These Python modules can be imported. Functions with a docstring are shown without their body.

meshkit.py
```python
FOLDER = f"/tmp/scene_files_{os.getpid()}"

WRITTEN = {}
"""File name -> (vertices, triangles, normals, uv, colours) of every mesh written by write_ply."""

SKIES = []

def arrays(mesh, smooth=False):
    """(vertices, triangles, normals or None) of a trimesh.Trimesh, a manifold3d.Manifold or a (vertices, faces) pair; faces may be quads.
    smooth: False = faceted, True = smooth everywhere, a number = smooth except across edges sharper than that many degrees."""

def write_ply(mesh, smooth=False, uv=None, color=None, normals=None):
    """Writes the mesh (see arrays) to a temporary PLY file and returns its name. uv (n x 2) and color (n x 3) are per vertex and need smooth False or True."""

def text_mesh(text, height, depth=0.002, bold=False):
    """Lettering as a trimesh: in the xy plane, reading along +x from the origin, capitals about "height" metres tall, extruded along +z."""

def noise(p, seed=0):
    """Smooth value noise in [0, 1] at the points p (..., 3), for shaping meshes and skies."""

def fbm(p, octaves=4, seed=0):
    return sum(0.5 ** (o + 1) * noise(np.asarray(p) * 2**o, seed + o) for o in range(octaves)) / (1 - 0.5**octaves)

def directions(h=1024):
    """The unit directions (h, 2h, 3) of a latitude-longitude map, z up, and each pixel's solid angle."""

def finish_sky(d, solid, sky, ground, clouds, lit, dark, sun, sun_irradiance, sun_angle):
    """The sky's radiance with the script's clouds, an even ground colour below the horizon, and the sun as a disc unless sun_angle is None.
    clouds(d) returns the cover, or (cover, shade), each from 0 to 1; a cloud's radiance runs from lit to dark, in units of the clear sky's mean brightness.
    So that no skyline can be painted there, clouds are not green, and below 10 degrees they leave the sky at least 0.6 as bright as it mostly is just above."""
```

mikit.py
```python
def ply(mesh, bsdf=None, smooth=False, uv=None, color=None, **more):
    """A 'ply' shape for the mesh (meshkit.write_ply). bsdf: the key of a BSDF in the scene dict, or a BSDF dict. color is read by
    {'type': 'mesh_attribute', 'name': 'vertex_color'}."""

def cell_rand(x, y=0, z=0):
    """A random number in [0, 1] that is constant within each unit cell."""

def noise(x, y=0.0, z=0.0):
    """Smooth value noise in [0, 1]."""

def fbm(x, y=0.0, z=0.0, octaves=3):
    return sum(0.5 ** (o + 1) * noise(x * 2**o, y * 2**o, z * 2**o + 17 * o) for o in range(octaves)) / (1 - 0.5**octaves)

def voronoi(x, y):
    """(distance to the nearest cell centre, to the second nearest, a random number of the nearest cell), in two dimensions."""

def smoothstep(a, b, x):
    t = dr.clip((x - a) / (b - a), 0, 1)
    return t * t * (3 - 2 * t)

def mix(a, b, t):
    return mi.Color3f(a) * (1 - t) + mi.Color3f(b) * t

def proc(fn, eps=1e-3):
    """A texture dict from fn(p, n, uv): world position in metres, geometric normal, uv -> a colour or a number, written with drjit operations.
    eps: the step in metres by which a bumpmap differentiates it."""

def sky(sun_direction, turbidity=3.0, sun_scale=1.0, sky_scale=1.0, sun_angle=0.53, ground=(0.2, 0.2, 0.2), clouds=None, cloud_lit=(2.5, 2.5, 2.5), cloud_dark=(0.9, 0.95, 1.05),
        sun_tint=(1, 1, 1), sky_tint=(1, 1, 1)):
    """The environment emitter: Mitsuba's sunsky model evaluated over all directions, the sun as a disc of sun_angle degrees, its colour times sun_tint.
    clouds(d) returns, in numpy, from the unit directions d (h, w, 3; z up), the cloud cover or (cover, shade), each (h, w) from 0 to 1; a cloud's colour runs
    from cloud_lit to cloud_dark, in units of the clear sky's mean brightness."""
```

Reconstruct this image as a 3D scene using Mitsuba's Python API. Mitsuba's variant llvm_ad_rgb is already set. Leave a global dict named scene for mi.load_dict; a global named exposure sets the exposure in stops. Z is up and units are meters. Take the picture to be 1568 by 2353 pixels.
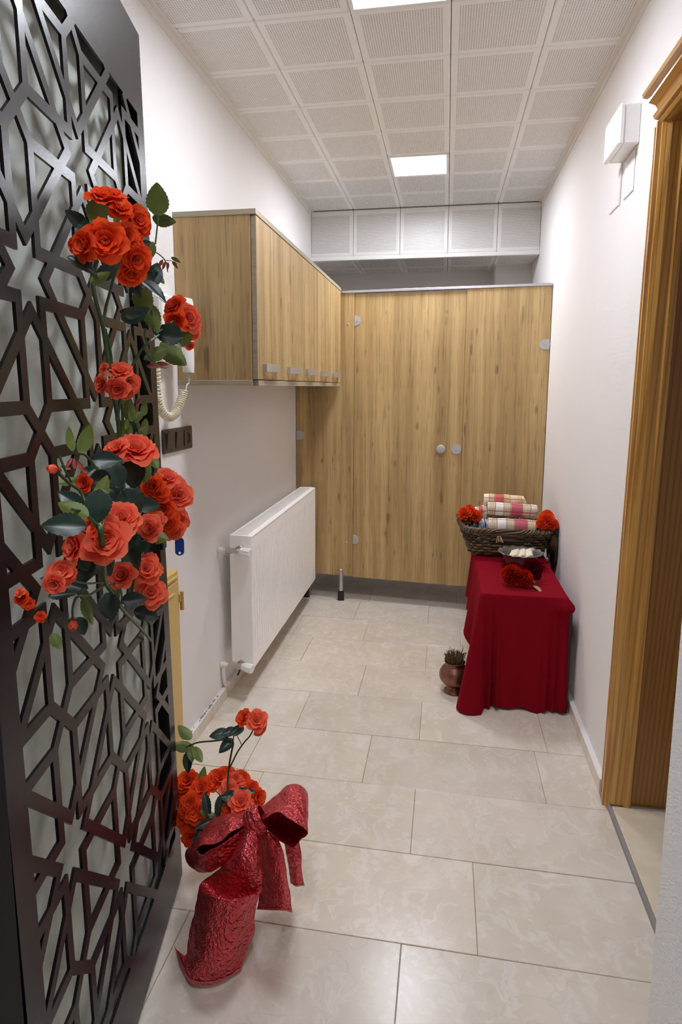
import math
import numpy as np
import trimesh
import drjit as dr
import mitsuba as mi
import mikit
import meshkit
from shapely.geometry import LineString, Polygon, box as sbox
from shapely.ops import unary_union

T4 = mi.ScalarTransform4f
scene, labels = {}, {}
# ------------------------------------------------------------------ camera, exposure
FOC, YAW, PITCH, ROLL, CAMZ = 1420.2, -0.17144, -0.14036, 0.00364, 1.35


def basis(yaw, pitch, roll):
    cy, sy, cp, sp = math.cos(yaw), math.sin(yaw), math.cos(pitch), math.sin(pitch)
    f = np.array([sy * cp, cy * cp, sp])
    r = np.array([cy, -sy, 0.0])
    u = np.cross(r, f)
    return math.cos(roll) * r + math.sin(roll) * u, -math.sin(roll) * r + math.cos(roll) * u, f


RGT, UPV, FWD = basis(YAW, PITCH, ROLL)
scene['camera'] = {
    'type': 'perspective', 'fov': math.degrees(2 * math.atan(784 / FOC)), 'fov_axis': 'x', 'near_clip': 0.05, 'far_clip': 50.0,
    'principal_point_offset_x': 6.2 / 1568, 'principal_point_offset_y': 88.2 / 2353,
    'to_world': T4().look_at(origin=[0, 0, CAMZ], target=[float(v) for v in np.array([0, 0, CAMZ]) + FWD], up=[float(v) for v in UPV])}
exposure = 2.17
LAMP = 14.0        # radiance of the ceiling panels
HALL_FILL = 5.0         # radiance of the added fill panel in the unseen hall

# ------------------------------------------------------------------ helpers


def add(key, mesh, mat, smooth=False, label=None, cat=None, group=None, kind=None, **kw):
    scene[key] = mikit.ply(mesh, mat, smooth=smooth, **kw)
    note(key, label, cat, group, kind)
    return key


def note(key, label=None, cat=None, group=None, kind=None):
    d = {k: v for k, v in (('label', label), ('category', cat), ('group', group), ('kind', kind)) if v}
    if d:
        labels[key] = d


USED = {}


def num(name):
    n = USED.get(name, 0)
    USED[name] = n + 1
    return name if n == 0 else f'{name}_{n:03d}'


def again(key, src, to_world):
    scene[key] = {**scene[src], 'to_world': to_world}
    return key


def hull(pts):
    return trimesh.convex.convex_hull(np.asarray(pts, float))


def cbox(x0, x1, y0, y1, z0, z1, b=0.002):
    """a chamfered box"""
    lo, hi = np.array([x0, y0, z0], float), np.array([x1, y1, z1], float)
    b = min(b, 0.45 * float((hi - lo).min()))
    if b <= 0:
        return trimesh.creation.box(bounds=[lo, hi])
    pts = []
    for k in range(8):
        s = np.array([(k >> i) & 1 for i in range(3)])
        c = np.where(s, hi, lo)
        for ax in range(3):
            q = c + np.where(s, -b, b)
            q[ax] = c[ax]
            pts.append(q)
    return hull(pts)


def cat_(*ms):
    return trimesh.util.concatenate([m for m in ms if m is not None])


def smooth_path(pts, n):
    """Catmull-Rom through the points"""
    P = np.asarray(pts, float)
    if len(P) == 2:
        t = np.linspace(0, 1, n)[:, None]
        return P[0] * (1 - t) + P[1] * t
    Q = np.vstack([2 * P[0] - P[1], P, 2 * P[-1] - P[-2]])
    out = []
    for s in np.linspace(0, len(P) - 1 - 1e-9, n):
        i = int(s)
        t = s - i
        a, b, c, d = Q[i:i + 4]
        out.append(0.5 * (2 * b + (c - a) * t + (2 * a - 5 * b + 4 * c - d) * t * t + (3 * b - a - 3 * c + d) * t ** 3))
    return np.array(out)


def tube(pts, r, n=8, closed=False):
    P = np.asarray(pts, float)
    m = len(P)
    R = np.broadcast_to(np.asarray(r, float), (m,))
    d = np.roll(P, -1, 0) - np.roll(P, 1, 0) if closed else np.gradient(P, axis=0)
    d /= np.linalg.norm(d, axis=1, keepdims=True) + 1e-12
    a = np.cross(d[0], [0, 0, 1.0] if abs(d[0][2]) < 0.9 else [1.0, 0, 0])
    a /= np.linalg.norm(a)
    V = []
    ang = np.arange(n) * 2 * np.pi / n
    for i in range(m):
        a = a - d[i] * np.dot(a, d[i])
        a /= np.linalg.norm(a)
        b = np.cross(d[i], a)
        V.append(P[i] + R[i] * (np.cos(ang)[:, None] * a + np.sin(ang)[:, None] * b))
    V = np.vstack(V)
    F = []
    for i in range(m if closed else m - 1):
        i2 = (i + 1) % m
        for k in range(n):
            k2 = (k + 1) % n
            F += [[i * n + k, i * n + k2, i2 * n + k2], [i * n + k, i2 * n + k2, i2 * n + k]]
    if not closed:
        V = np.vstack([V, P[:1], P[-1:]])
        for k in range(n):
            F += [[m * n, (k + 1) % n, k], [m * n + 1, (m - 1) * n + k, (m - 1) * n + (k + 1) % n]]
    return trimesh.Trimesh(V, F, process=False)


def lathe(prof, n=40, wob=None):
    """revolve (r, z) points about z; wob(angle, k) scales or lifts"""
    m = len(prof)
    ang = np.arange(n) * 2 * np.pi / n
    V = []
    for k, (r, z) in enumerate(prof):
        dr_, dz = wob(ang, k) if wob else (1.0, 0.0)
        V.append(np.stack([r * dr_ * np.cos(ang), r * dr_ * np.sin(ang), z + dz + 0 * ang], 1))
    V = np.vstack(V)
    F = []
    for i in range(m - 1):
        for k in range(n):
            k2 = (k + 1) % n
            F += [[i * n + k, i * n + k2, (i + 1) * n + k2], [i * n + k, (i + 1) * n + k2, (i + 1) * n + k]]
    return trimesh.Trimesh(V, F, process=False)


def sheet(P, th=0.0):
    """P (m, n, 3) grid; th > 0 gives it that thickness"""
    m, n = P.shape[:2]
    idx = np.arange(m * n).reshape(m, n)
    q = np.stack([idx[:-1, :-1], idx[1:, :-1], idx[1:, 1:], idx[:-1, 1:]], -1).reshape(-1, 4)
    F = np.vstack([q[:, [0, 1, 2]], q[:, [0, 2, 3]]])
    V = P.reshape(-1, 3)
    if th <= 0:
        return trimesh.Trimesh(V, F, process=False)
    du, dv = np.gradient(P, axis=0), np.gradient(P, axis=1)
    N = np.cross(du, dv)
    N /= np.linalg.norm(N, axis=2, keepdims=True) + 1e-12
    W = (P - th * N).reshape(-1, 3)
    k = m * n
    rim = np.concatenate([idx[0, :], idx[1:, -1], idx[-1, -2::-1], idx[-2:0:-1, 0]])
    rim2 = np.roll(rim, -1)
    F = np.vstack([F, F[:, ::-1] + k, np.stack([rim, rim2, rim2 + k], 1), np.stack([rim, rim2 + k, rim + k], 1)])
    return trimesh.Trimesh(np.vstack([V, W]), F, process=False)


def patch(ctrl, nu, nv):
    """smooth surface through a (m, n, 3) grid of points"""
    C = np.asarray(ctrl, float)
    A = np.stack([smooth_path(C[:, j], nu) for j in range(C.shape[1])], 1)
    return np.stack([smooth_path(A[i], nv) for i in range(nu)], 0)


def moved(mesh, M):
    m = mesh.copy()
    m.apply_transform(M)
    return m


def frame(o, z, x=None):
    """4 x 4 with its z axis along z"""
    z = np.asarray(z, float) / np.linalg.norm(z)
    x = np.array([1.0, 0, 0]) if x is None else np.asarray(x, float)
    x = x - z * np.dot(x, z)
    if np.linalg.norm(x) < 1e-6:
        x = np.cross([0, 1.0, 0], z)
    x /= np.linalg.norm(x)
    M = np.eye(4)
    M[:3, 0], M[:3, 1], M[:3, 2], M[:3, 3] = x, np.cross(z, x), z, o
    return M


def tf(M):
    return T4(np.asarray(M, float).tolist())


def spin(deg):
    a = math.radians(deg)
    return np.array([[math.cos(a), -math.sin(a), 0, 0], [math.sin(a), math.cos(a), 0, 0], [0, 0, 1, 0], [0, 0, 0, 1.0]])


def cyl(p0, p1, r, n=20, b=0.0):
    p0, p1 = np.asarray(p0, float), np.asarray(p1, float)
    L = np.linalg.norm(p1 - p0)
    prof = [(0, 0), (r - b, 0), (r, b), (r, L - b), (r - b, L), (0, L)] if b else [(0, 0), (r, 0), (r, L), (0, L)]
    return moved(lathe([(max(a, 1e-5), c) for a, c in prof], n), frame(p0, p1 - p0))


def rgb(*c):
    return {'type': 'rgb', 'value': list(c)}


def lin(r, g, b):
    return [((v / 255) / 12.92 if v <= 10 else ((v / 255 + 0.055) / 1.055) ** 2.4) for v in (r, g, b)]


def mat(key, color, rough=0.5, spec=0.5, metal=0.0, bump=None, bscale=1.0, **kw):
    c = color if isinstance(color, dict) else rgb(*color)
    b = {'type': 'principled', 'base_color': c, 'roughness': rough, 'metallic': metal, 'specular': spec, **kw}
    if bump is not None:
        b = {'type': 'bumpmap', 'arbitrary': bump, 'scale': bscale, 'bsdf': b}
    scene[key] = {'type': 'twosided', 'bsdf': b}
    return key


# ------------------------------------------------------------------ materials
n_, fbm_, mix_, ss_ = mikit.noise, mikit.fbm, mikit.mix, mikit.smoothstep


def frac(x):
    return x - dr.floor(x)


def paint_col(p, n, uv):
    return mix_((0.730, 0.706, 0.690), (0.758, 0.738, 0.726), fbm_(p.x * 2.3, p.y * 2.3, p.z * 2.3, 3))


def peel(p, n, uv):
    return fbm_(p.x * 150, p.y * 150, p.z * 150, 2) * 0.0012


def wood_fn(p, n, uv):
    s = p.x + p.y
    z = p.z
    q = s / 0.085 + 0.5 * n_(s * 5.1, 2.0)
    tone = fbm_(s * 16, 2.0, 1.0, 2)
    w = fbm_(s * 5.0, z * 1.1, 5.0, 2) * 0.03
    g1 = fbm_((s + w) * 26, z * 0.8, 1.0, 3)
    g2 = fbm_((s + w * 0.5) * 230, z * 5.0, 9.0, 2)
    g3 = fbm_((s + w) * 75, z * 2.0, 6.0, 3)
    c = mix_((0.465, 0.335, 0.180), (0.365, 0.250, 0.128), ss_(0.28, 0.74, g1))
    fig = ss_(0.52, 0.80, g3)
    c = c * (0.90 + 0.20 * tone) * (0.86 + 0.26 * g2) * (1 - 0.18 * fig)
    knot = ss_(0.78, 0.92, fbm_(s * 45, z * 9, 21.0, 2))
    dash = ss_(0.72, 0.86, n_(s * 330, z * 11, 31.0))
    return c * (1 - 0.42 * knot) * (1 - 0.2 * dash)


def edge_fn(p, n, uv):
    g = fbm_(p.x * 14 + p.y * 5, p.z * 420, 2.0, 2)
    return mix_((0.43, 0.37, 0.27), (0.30, 0.25, 0.17), g)


def pine_fn(p, n, uv):
    s = p.x * 1.0 + p.y * 0.63
    w = fbm_(s * 10, p.z * 0.8, 4.0, 2)
    ring = 0.5 + 0.5 * dr.sin(s * 420 + 22 * w)
    g = fbm_(s * 300, p.z * 7, 3.0, 2)
    c = mix_((0.52, 0.275, 0.065), (0.40, 0.185, 0.038), ss_(0.45, 1.0, ring))
    return c * (0.88 + 0.24 * g)


def pine_y_fn(p, n, uv):
    s = p.x + p.z
    ring = 0.5 + 0.5 * dr.sin(s * 420 + 22 * fbm_(s * 10, p.y * 0.8, 4.0, 2))
    c = mix_((0.52, 0.275, 0.065), (0.40, 0.185, 0.038), ss_(0.45, 1.0, ring))
    return c * (0.88 + 0.24 * fbm_(s * 300, p.y * 7, 3.0, 2))


def marble_fn(p, n, uv):
    q = fbm_(p.x * 5.5, p.y * 5.5, 3.0, 4)
    r = fbm_(p.x * 24 + 3 * q, p.y * 24, 11.0, 3)
    v = ss_(0.45, 0.80, fbm_(p.x * 40 + 6 * q, p.y * 36 + 6 * r, 4.0, 4))
    c = mix_((0.655, 0.59, 0.505), (0.60, 0.535, 0.445), ss_(0.3, 0.7, q))
    c = mix_(c, (0.735, 0.70, 0.645), 0.5 * v)
    vein = ss_(0.010, 0.0, dr.abs(fbm_(p.x * 7 + q, p.y * 9, 8.0, 3) - 0.52))
    speck = ss_(0.84, 0.88, n_(p.x * 300, p.y * 300, 2.0)) * ss_(0.58, 0.7, n_(p.x * 9, p.y * 9, 6.0))
    return c * (0.95 + 0.10 * r) * (1 - 0.07 * vein) * (1 - 0.06 * speck)


TX0, TT, TY0 = -0.6418, 0.3119, 2.0893


def perf(a, b):
    """1 in the holes of a perforated square tile, a and b its local coordinates in [0, 1]"""
    m = ss_(0.075, 0.08, dr.minimum(dr.minimum(a, 1 - a), dr.minimum(b, 1 - b)))
    k = 38.0
    h = dr.sqrt(dr.square(frac(a * k) - 0.5) + dr.square(frac(b * k) - 0.5))
    return m * ss_(0.40, 0.30, h)


def ceil_fn(p, n, uv):
    h = perf(frac((p.x - TX0) / TT), frac((p.y - TY0) / TT))
    return mix_((0.86, 0.845, 0.82), (0.50, 0.475, 0.44), h)


def bulk_fn(p, n, uv):
    a, b = frac((p.x - TX0) / TT), (p.z - 2.215) / 0.28
    m = ss_(0.075, 0.08, dr.minimum(dr.minimum(a, 1 - a), dr.minimum(b, 1 - b)))
    h = ss_(0.40, 0.25, dr.abs(frac(b * 30) - 0.5))
    return mix_((0.80, 0.79, 0.77), (0.50, 0.48, 0.46), m * h * 0.8)


def foil_bump(p, n, uv):
    a, a2, _ = mikit.voronoi(p.x * 90 + p.y * 60, p.z * 80 + p.y * 30)
    b, b2, _ = mikit.voronoi(p.x * 250 - p.y * 110 + 1.5 * a, p.z * 170 + p.y * 120)
    c = dr.abs(fbm_(p.x * 40, p.y * 40, p.z * 40, 2) - 0.5)
    return 0.0030 * a + 0.0022 * b + 0.007 * c


def foil_col(p, n, uv):
    return mix_((0.54, 0.030, 0.044), (0.72, 0.085, 0.10), fbm_(p.x * 60, p.y * 60, p.z * 60, 2))


def fine(p, n, uv):
    return n_(p.x * 900, p.y * 900, p.z * 900) * 0.0006


def plaster_bump(p, n, uv):
    return fbm_(p.x * 420, p.y * 420, p.z * 420, 2) * 0.0008


def sparkle(p, n, uv):
    return 0.27 + 0.07 * n_(p.x * 900, p.y * 900, p.z * 900)


P_ = mikit.proc
mat('mat_paint', P_(paint_col), 0.75, 0.3, bump=P_(peel), bscale=1.0)
mat('mat_plaster', (0.80, 0.79, 0.77), 0.8, 0.25, bump=P_(plaster_bump), bscale=1.0)
mat('mat_ceiling', P_(ceil_fn), 0.6, 0.3)
mat('mat_bulkhead', P_(bulk_fn), 0.38, 0.5)
mat('mat_groove', (0.36, 0.35, 0.33), 0.8, 0.2)
mat('mat_white', (0.82, 0.815, 0.80), 0.35, 0.5)
mat('mat_white_metal', (0.88, 0.865, 0.84), 0.32, 0.5)
mat('mat_trim', (0.76, 0.73, 0.69), 0.5, 0.4)
mat('mat_grout', (0.33, 0.28, 0.21), 0.9, 0.2)
mat('mat_marble', P_(marble_fn), 0.25, 0.5)
mat('mat_marble_dark', P_(lambda p, n, uv: marble_fn(p, n, uv) * 0.93), 0.25, 0.5)
mat('mat_marble_pale', P_(lambda p, n, uv: marble_fn(p, n, uv) * mi.Color3f(1.05, 1.04, 1.03)), 0.25, 0.5)
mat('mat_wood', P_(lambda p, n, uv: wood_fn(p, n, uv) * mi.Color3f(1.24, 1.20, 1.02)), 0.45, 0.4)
mat('mat_wood_shaded', P_(lambda p, n, uv: wood_fn(p, n, uv) * mi.Color3f(1.03, 0.99, 0.85)), 0.45, 0.4)  # same laminate as the cubicle front, with shade put into its colour
mat('mat_wood_edge', P_(edge_fn), 0.55, 0.4)
mat('mat_pine', P_(pine_fn), 0.22, 0.5, clearcoat=0.8, clearcoat_gloss=0.93)
mat('mat_pine_rail', P_(pine_y_fn), 0.22, 0.5, clearcoat=0.8, clearcoat_gloss=0.93)
mat('mat_alu', (0.62, 0.62, 0.64), 0.35, 0.5, metal=0.85)
mat('mat_grey_plastic', (0.47, 0.47, 0.48), 0.4, 0.5)
mat('mat_nickel', (0.56, 0.53, 0.47), 0.32, 0.5, metal=0.9)
mat('mat_jamb', (0.005, 0.005, 0.006), 0.6, 0.3)
mat('mat_black_plastic', (0.012, 0.012, 0.014), 0.4, 0.5)
mat('mat_black_metal', (0.0065, 0.0045, 0.0055), P_(sparkle), 0.3)
mat('mat_frost', (0.60, 0.65, 0.59), 0.55, 0.3)
mat('mat_brown_plastic', (0.060, 0.041, 0.033), 0.38, 0.5)
mat('mat_yellow', (0.60, 0.42, 0.15), 0.42, 0.5)
mat('mat_yellow_dark', (0.52, 0.33, 0.10), 0.5, 0.4)
mat('mat_cord', (0.72, 0.67, 0.50), 0.4, 0.5)
mat('mat_blue', (0.012, 0.055, 0.27), 0.3, 0.5)

# ------------------------------------------------------------------ the setting
XL, XR, ZC = -0.9286, 0.5611, 2.510
YE, YB, YS = 4.252, 4.79, 0.62       # bulkhead, back wall, entrance wall


def struct(key, mesh, m, label=None, smooth=False):
    add(key, mesh, m, smooth, label=label, kind='structure')


struct('floor', trimesh.creation.box(bounds=[[-2.2, -2.6, -0.12], [2.2, 4.95, -0.004]]), 'mat_grout', 'beige marble tiled floor of the corridor')
struct('wall_left', trimesh.creation.box(bounds=[[XL - 0.15, YS, 0], [XL, 4.95, 2.75]]), 'mat_paint', 'white painted wall along the left of the corridor')
DOOR_Y0, DOOR_Y1, DOOR_Z = 1.05, 1.955, 2.055
struct('wall_right', cat_(trimesh.creation.box(bounds=[[XR, DOOR_Y1, 0], [XR + 0.18, 4.95, 2.75]]),
                          trimesh.creation.box(bounds=[[XR, YS, DOOR_Z], [XR + 0.18, DOOR_Y1, 2.75]]),
                          trimesh.creation.box(bounds=[[XR, YS, 0], [XR + 0.18, DOOR_Y0, DOOR_Z]])), 'mat_paint', 'white painted wall along the right with the wooden doorway')
struct('wall_back', trimesh.creation.box(bounds=[[XL - 0.1, YB, 0], [XR + 0.1, YB + 0.15, 2.75]]), 'mat_paint', 'white wall behind the wooden cubicle front')
struct('wall_entrance', cat_(trimesh.creation.box(bounds=[[0.297, 0.55, 0], [2.2, 0.80, 2.75]]),
                             trimesh.creation.box(bounds=[[-2.2, 0.50, 0], [-0.60, 0.62, 2.75]]),
                             trimesh.creation.box(bounds=[[-0.60, 0.55, 2.2], [0.297, 0.70, 2.75]])), 'mat_plaster', 'rough white plaster wall edge at the near right')
struct('wall_shade_lining', cat_(trimesh.creation.box(bounds=[[XL + .001, YB - .012, 0], [XR - .001, YB - .001, 1.86]]), trimesh.creation.box(bounds=[[XL + .0005, 3.86, 0], [XL + .012, YB - .012, 1.86]])), mat('mat_shade_lining', (0.055, 0.055, 0.06), 0.3, 0.5), 'added dark lining inside the cubicle that deepens its shade')  # unseen dark lining, added to deepen the shade under the cubicle front
struct('wall_pier', trimesh.creation.box(bounds=[[0.314, 4.585, 0], [XR, YB, 2.19]]), 'mat_paint', 'white pier in the back right corner above the cubicle')
# the hall that the photograph is taken from
struct('wall_hall', cat_(trimesh.creation.box(bounds=[[-2.3, -2.6, 0], [-2.2, 0.62, 2.75]]), trimesh.creation.box(bounds=[[2.2, -2.6, 0], [2.3, 0.8, 2.75]]),
                         trimesh.creation.box(bounds=[[-2.3, -2.7, 0], [2.3, -2.6, 2.75]])), 'mat_paint')
struct('ceiling_hall', trimesh.creation.box(bounds=[[-2.3, -2.7, 2.6], [2.3, 0.62, 2.75]]), 'mat_paint')
x, y = -0.12, 0.12
key = num('hall_ceiling_light')  # unseen fill lamp, added to brighten the roses, bow and near floor
note(key, 'added unseen fill light panel in the hall just outside the entrance', 'lamp')
add(key + '__frame', cat_(cbox(x - 0.26, x + 0.26, y - 0.26, y - 0.24, 2.585, 2.6), cbox(x - 0.26, x + 0.26, y + 0.24, y + 0.26, 2.585, 2.6),
                          cbox(x - 0.26, x - 0.24, y - 0.24, y + 0.24, 2.585, 2.6), cbox(x + 0.24, x + 0.26, y - 0.24, y + 0.24, 2.585, 2.6)), 'mat_white')
d = trimesh.Trimesh([[x - .24, y - .24, 2.588], [x + .24, y - .24, 2.588], [x + .24, y + .24, 2.588], [x - .24, y + .24, 2.588]], [[0, 2, 1], [0, 3, 2]])
scene[key + '__diffuser'] = {**mikit.ply(d, 'mat_white'), 'emitter': {'type': 'area', 'radiance': rgb(HALL_FILL * 0.98, HALL_FILL * 1.01, HALL_FILL * 1.10)}}

# floor tiles: rows across the corridor, random lengths
DF, YF = 0.2984, 3.4336
JOINTS = {-4: [-0.5, 0.15], -3: [-0.7, -0.2, 0.3], -2: [-0.45, 0.10], -1: [-0.50, -0.07, 0.38], 0: [-0.80, -0.407, 0.11], 1: [-0.679, -0.063, 0.42], 2: [-0.349, 0.18], 3: [-0.56, -0.067, 0.41],
          4: [-0.675, -0.25, 0.36], 5: [-0.60, -0.067], 6: [-0.56, 0.111], 7: [-0.62, -0.072], 8: [-0.35, 0.24], 9: [-0.62, 0.02]}
rng = np.random.default_rng(5)
for j in range(-4, 10):
    y1, y0 = YF - j * DF, YF - (j + 1) * DF
    xs = [XL] + JOINTS[j] + [XR]
    for a, b in zip(xs[:-1], xs[1:]):
        g = 0.0009
        h = 0.0006 * rng.uniform(-1, 1)
        add('floor__' + num('floor_tile').replace('floor_', ''), cbox(a + g, b - g, y0 + g, y1 - g, -0.012, h, 0.0012), ('mat_marble', 'mat_marble', 'mat_marble_dark', 'mat_marble_pale')[rng.integers(4)])
add('floor__hall_slab', cbox(-2.2, 2.2, -2.6, YF - 10 * DF - 0.001, -0.012, 0.0, 0.001), 'mat_marble')

# suspended ceiling: square perforated metal tiles
struct('ceiling', trimesh.creation.box(bounds=[[XL - 0.1, YS, 2.535], [XR + 0.1, 4.95, 2.70]]), 'mat_groove', 'suspended ceiling of square perforated white tiles')
cx = [XL] + [TX0 + k * TT for k in range(4)] + [XR]
rows = [TY0 + k * TT for k in range(-5, 7)]
rows = [0.62] + [r for r in rows if r > 0.64] + [YE]
LIGHTS = [(1.7774, 2.0893), (3.3369, 3.6488)]
for a, b in zip(rows[:-1], rows[1:]):
    for c, d in zip(cx[:-1], cx[1:]):
        if abs(c - TX0 - TT) < 0.01 and any(abs(a - l[0]) < 0.01 for l in LIGHTS):
            continue
        g = 0.0012
        add('ceiling__' + num('ceiling_tile').replace('ceiling_', ''), cbox(c + g, d - g, a + g, b - g, ZC + 0.001 * rng.uniform(-0.5, 0.5), ZC + 0.02, 0.004), 'mat_ceiling')
for k, (a, b) in enumerate(LIGHTS):
    c, d = TX0 + TT, TX0 + 2 * TT
    key = num('ceiling_light')
    lab = ('square white ceiling light panel nearest the entrance, cut off by the top of the frame', 'square glowing ceiling light panel nearest the wooden cubicle')[k]
    note(key, lab, 'lamp')
    w = 0.017
    add(key + '__frame', cat_(cbox(c + .002, d - .002, a + .002, a + w, ZC - .004, ZC + .02), cbox(c + .002, d - .002, b - w, b - .002, ZC - .004, ZC + .02),
                              cbox(c + .002, c + w, a + w, b - w, ZC - .004, ZC + .02), cbox(d - w, d - .002, a + w, b - w, ZC - .004, ZC + .02)), 'mat_white')
    q = trimesh.Trimesh([[c + w, a + w, ZC + .002], [d - w, a + w, ZC + .002], [d - w, b - w, ZC + .002], [c + w, b - w, ZC + .002]], [[0, 2, 1], [0, 3, 2]])
    scene[key + '__diffuser'] = {**mikit.ply(q, 'mat_white'), 'emitter': {'type': 'area', 'radiance': rgb(LAMP * 0.98, LAMP * 1.01, LAMP * 1.10)}}
for s, x0, x1 in (('left', XL, XL + 0.022), ('right', XR - 0.022, XR)):
    struct('trim_1' if s == 'left' else 'trim_2', cat_(cbox(x0, x1, YS, YE, ZC - 0.004, ZC - 0.0005, 0.001), cbox(x0 if s == 'left' else x1 - 0.003, x0 + 0.003 if s == 'left' else x1, YS, YE, ZC - 0.028, ZC - 0.003, 0.001)), 'mat_trim', f'white metal edge strip of the ceiling along the {s} wall')

# bulkhead with its soffit at the far end
struct('bulkhead', trimesh.creation.box(bounds=[[XL, YE + 0.012, 2.20], [XR, YB, 2.535]]), 'mat_groove', 'white bulkhead of louvred panels above the cubicle')
add('bulkhead__edge_strip', cbox(XL, XR, YE - 0.004, YE + 0.02, 2.186, 2.212, 0.003), 'mat_white')
for c, d in zip(cx[:-1], cx[1:]):
    add('bulkhead__' + num('bulkhead_panel').replace('bulkhead_', ''), cbox(c + .0012, d - .0012, YE, YE + 0.015, 2.213, 2.507, 0.004), 'mat_bulkhead')
    for k in range(2):
        y0 = YE + 0.022 + k * 0.3
        add('bulkhead__' + num('bulkhead_soffit_tile').replace('bulkhead_', ''), cbox(c + .0012, d - .0012, y0, min(y0 + 0.297, YB), 2.19, 2.203, 0.004), 'mat_ceiling')

# skirting
for s, sg, x in (('left', 1, XL), ('right', -1, XR)):
    y0, y1 = (YS, 4.78) if s == 'left' else (2.03, 4.58)
    m = []
    for k, y in enumerate(np.arange(y0, y1, 0.6)):
        ye = min(y + 0.5985, y1)
        m.append(cbox(min(x, x + sg * 0.020), max(x, x + sg * 0.020), y, ye, 0, 0.048, 0.002))
    add('baseboard_' + s + '__painted_top', cbox(min(x, x + sg * 0.0195), max(x, x + sg * 0.0195), y0, y1, 0.0481, 0.0505, 0.001), 'mat_paint')
    struct('baseboard_' + s, cat_(*m), 'mat_marble', f'low stone skirting along the {s} wall')
rng = np.random.default_rng(11)
chips = []
for k in range(26):       # chipped plaster above the skirting near the yellow box
    y = rng.uniform(2.02, 2.36)
    z = rng.uniform(0.046, 0.0505)
    chips.append(hull(np.array([XL + 0.010, y, 0.051]) + rng.normal(0, 1, (7, 3)) * [0.0030, 0.007, 0.0010]))
add('baseboard_left__mortar_chip', cat_(*chips), (mat('mat_mortar', (0.27, 0.265, 0.26), 0.95, 0.1)), label='grey crumbled mortar along the top', kind='stuff')

# ------------------------------------------------------------------ wooden doorway on the right


def ext_y(prof, y0, y1):
    """extrude an (x, z) polygon along y"""
    m = trimesh.creation.extrude_polygon(Polygon(prof), y1 - y0, engine='earcut')
    v = m.vertices.copy()
    m.vertices = np.stack([v[:, 0], v[:, 2] + y0, v[:, 1]], 1)
    m.invert()
    return m


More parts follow.
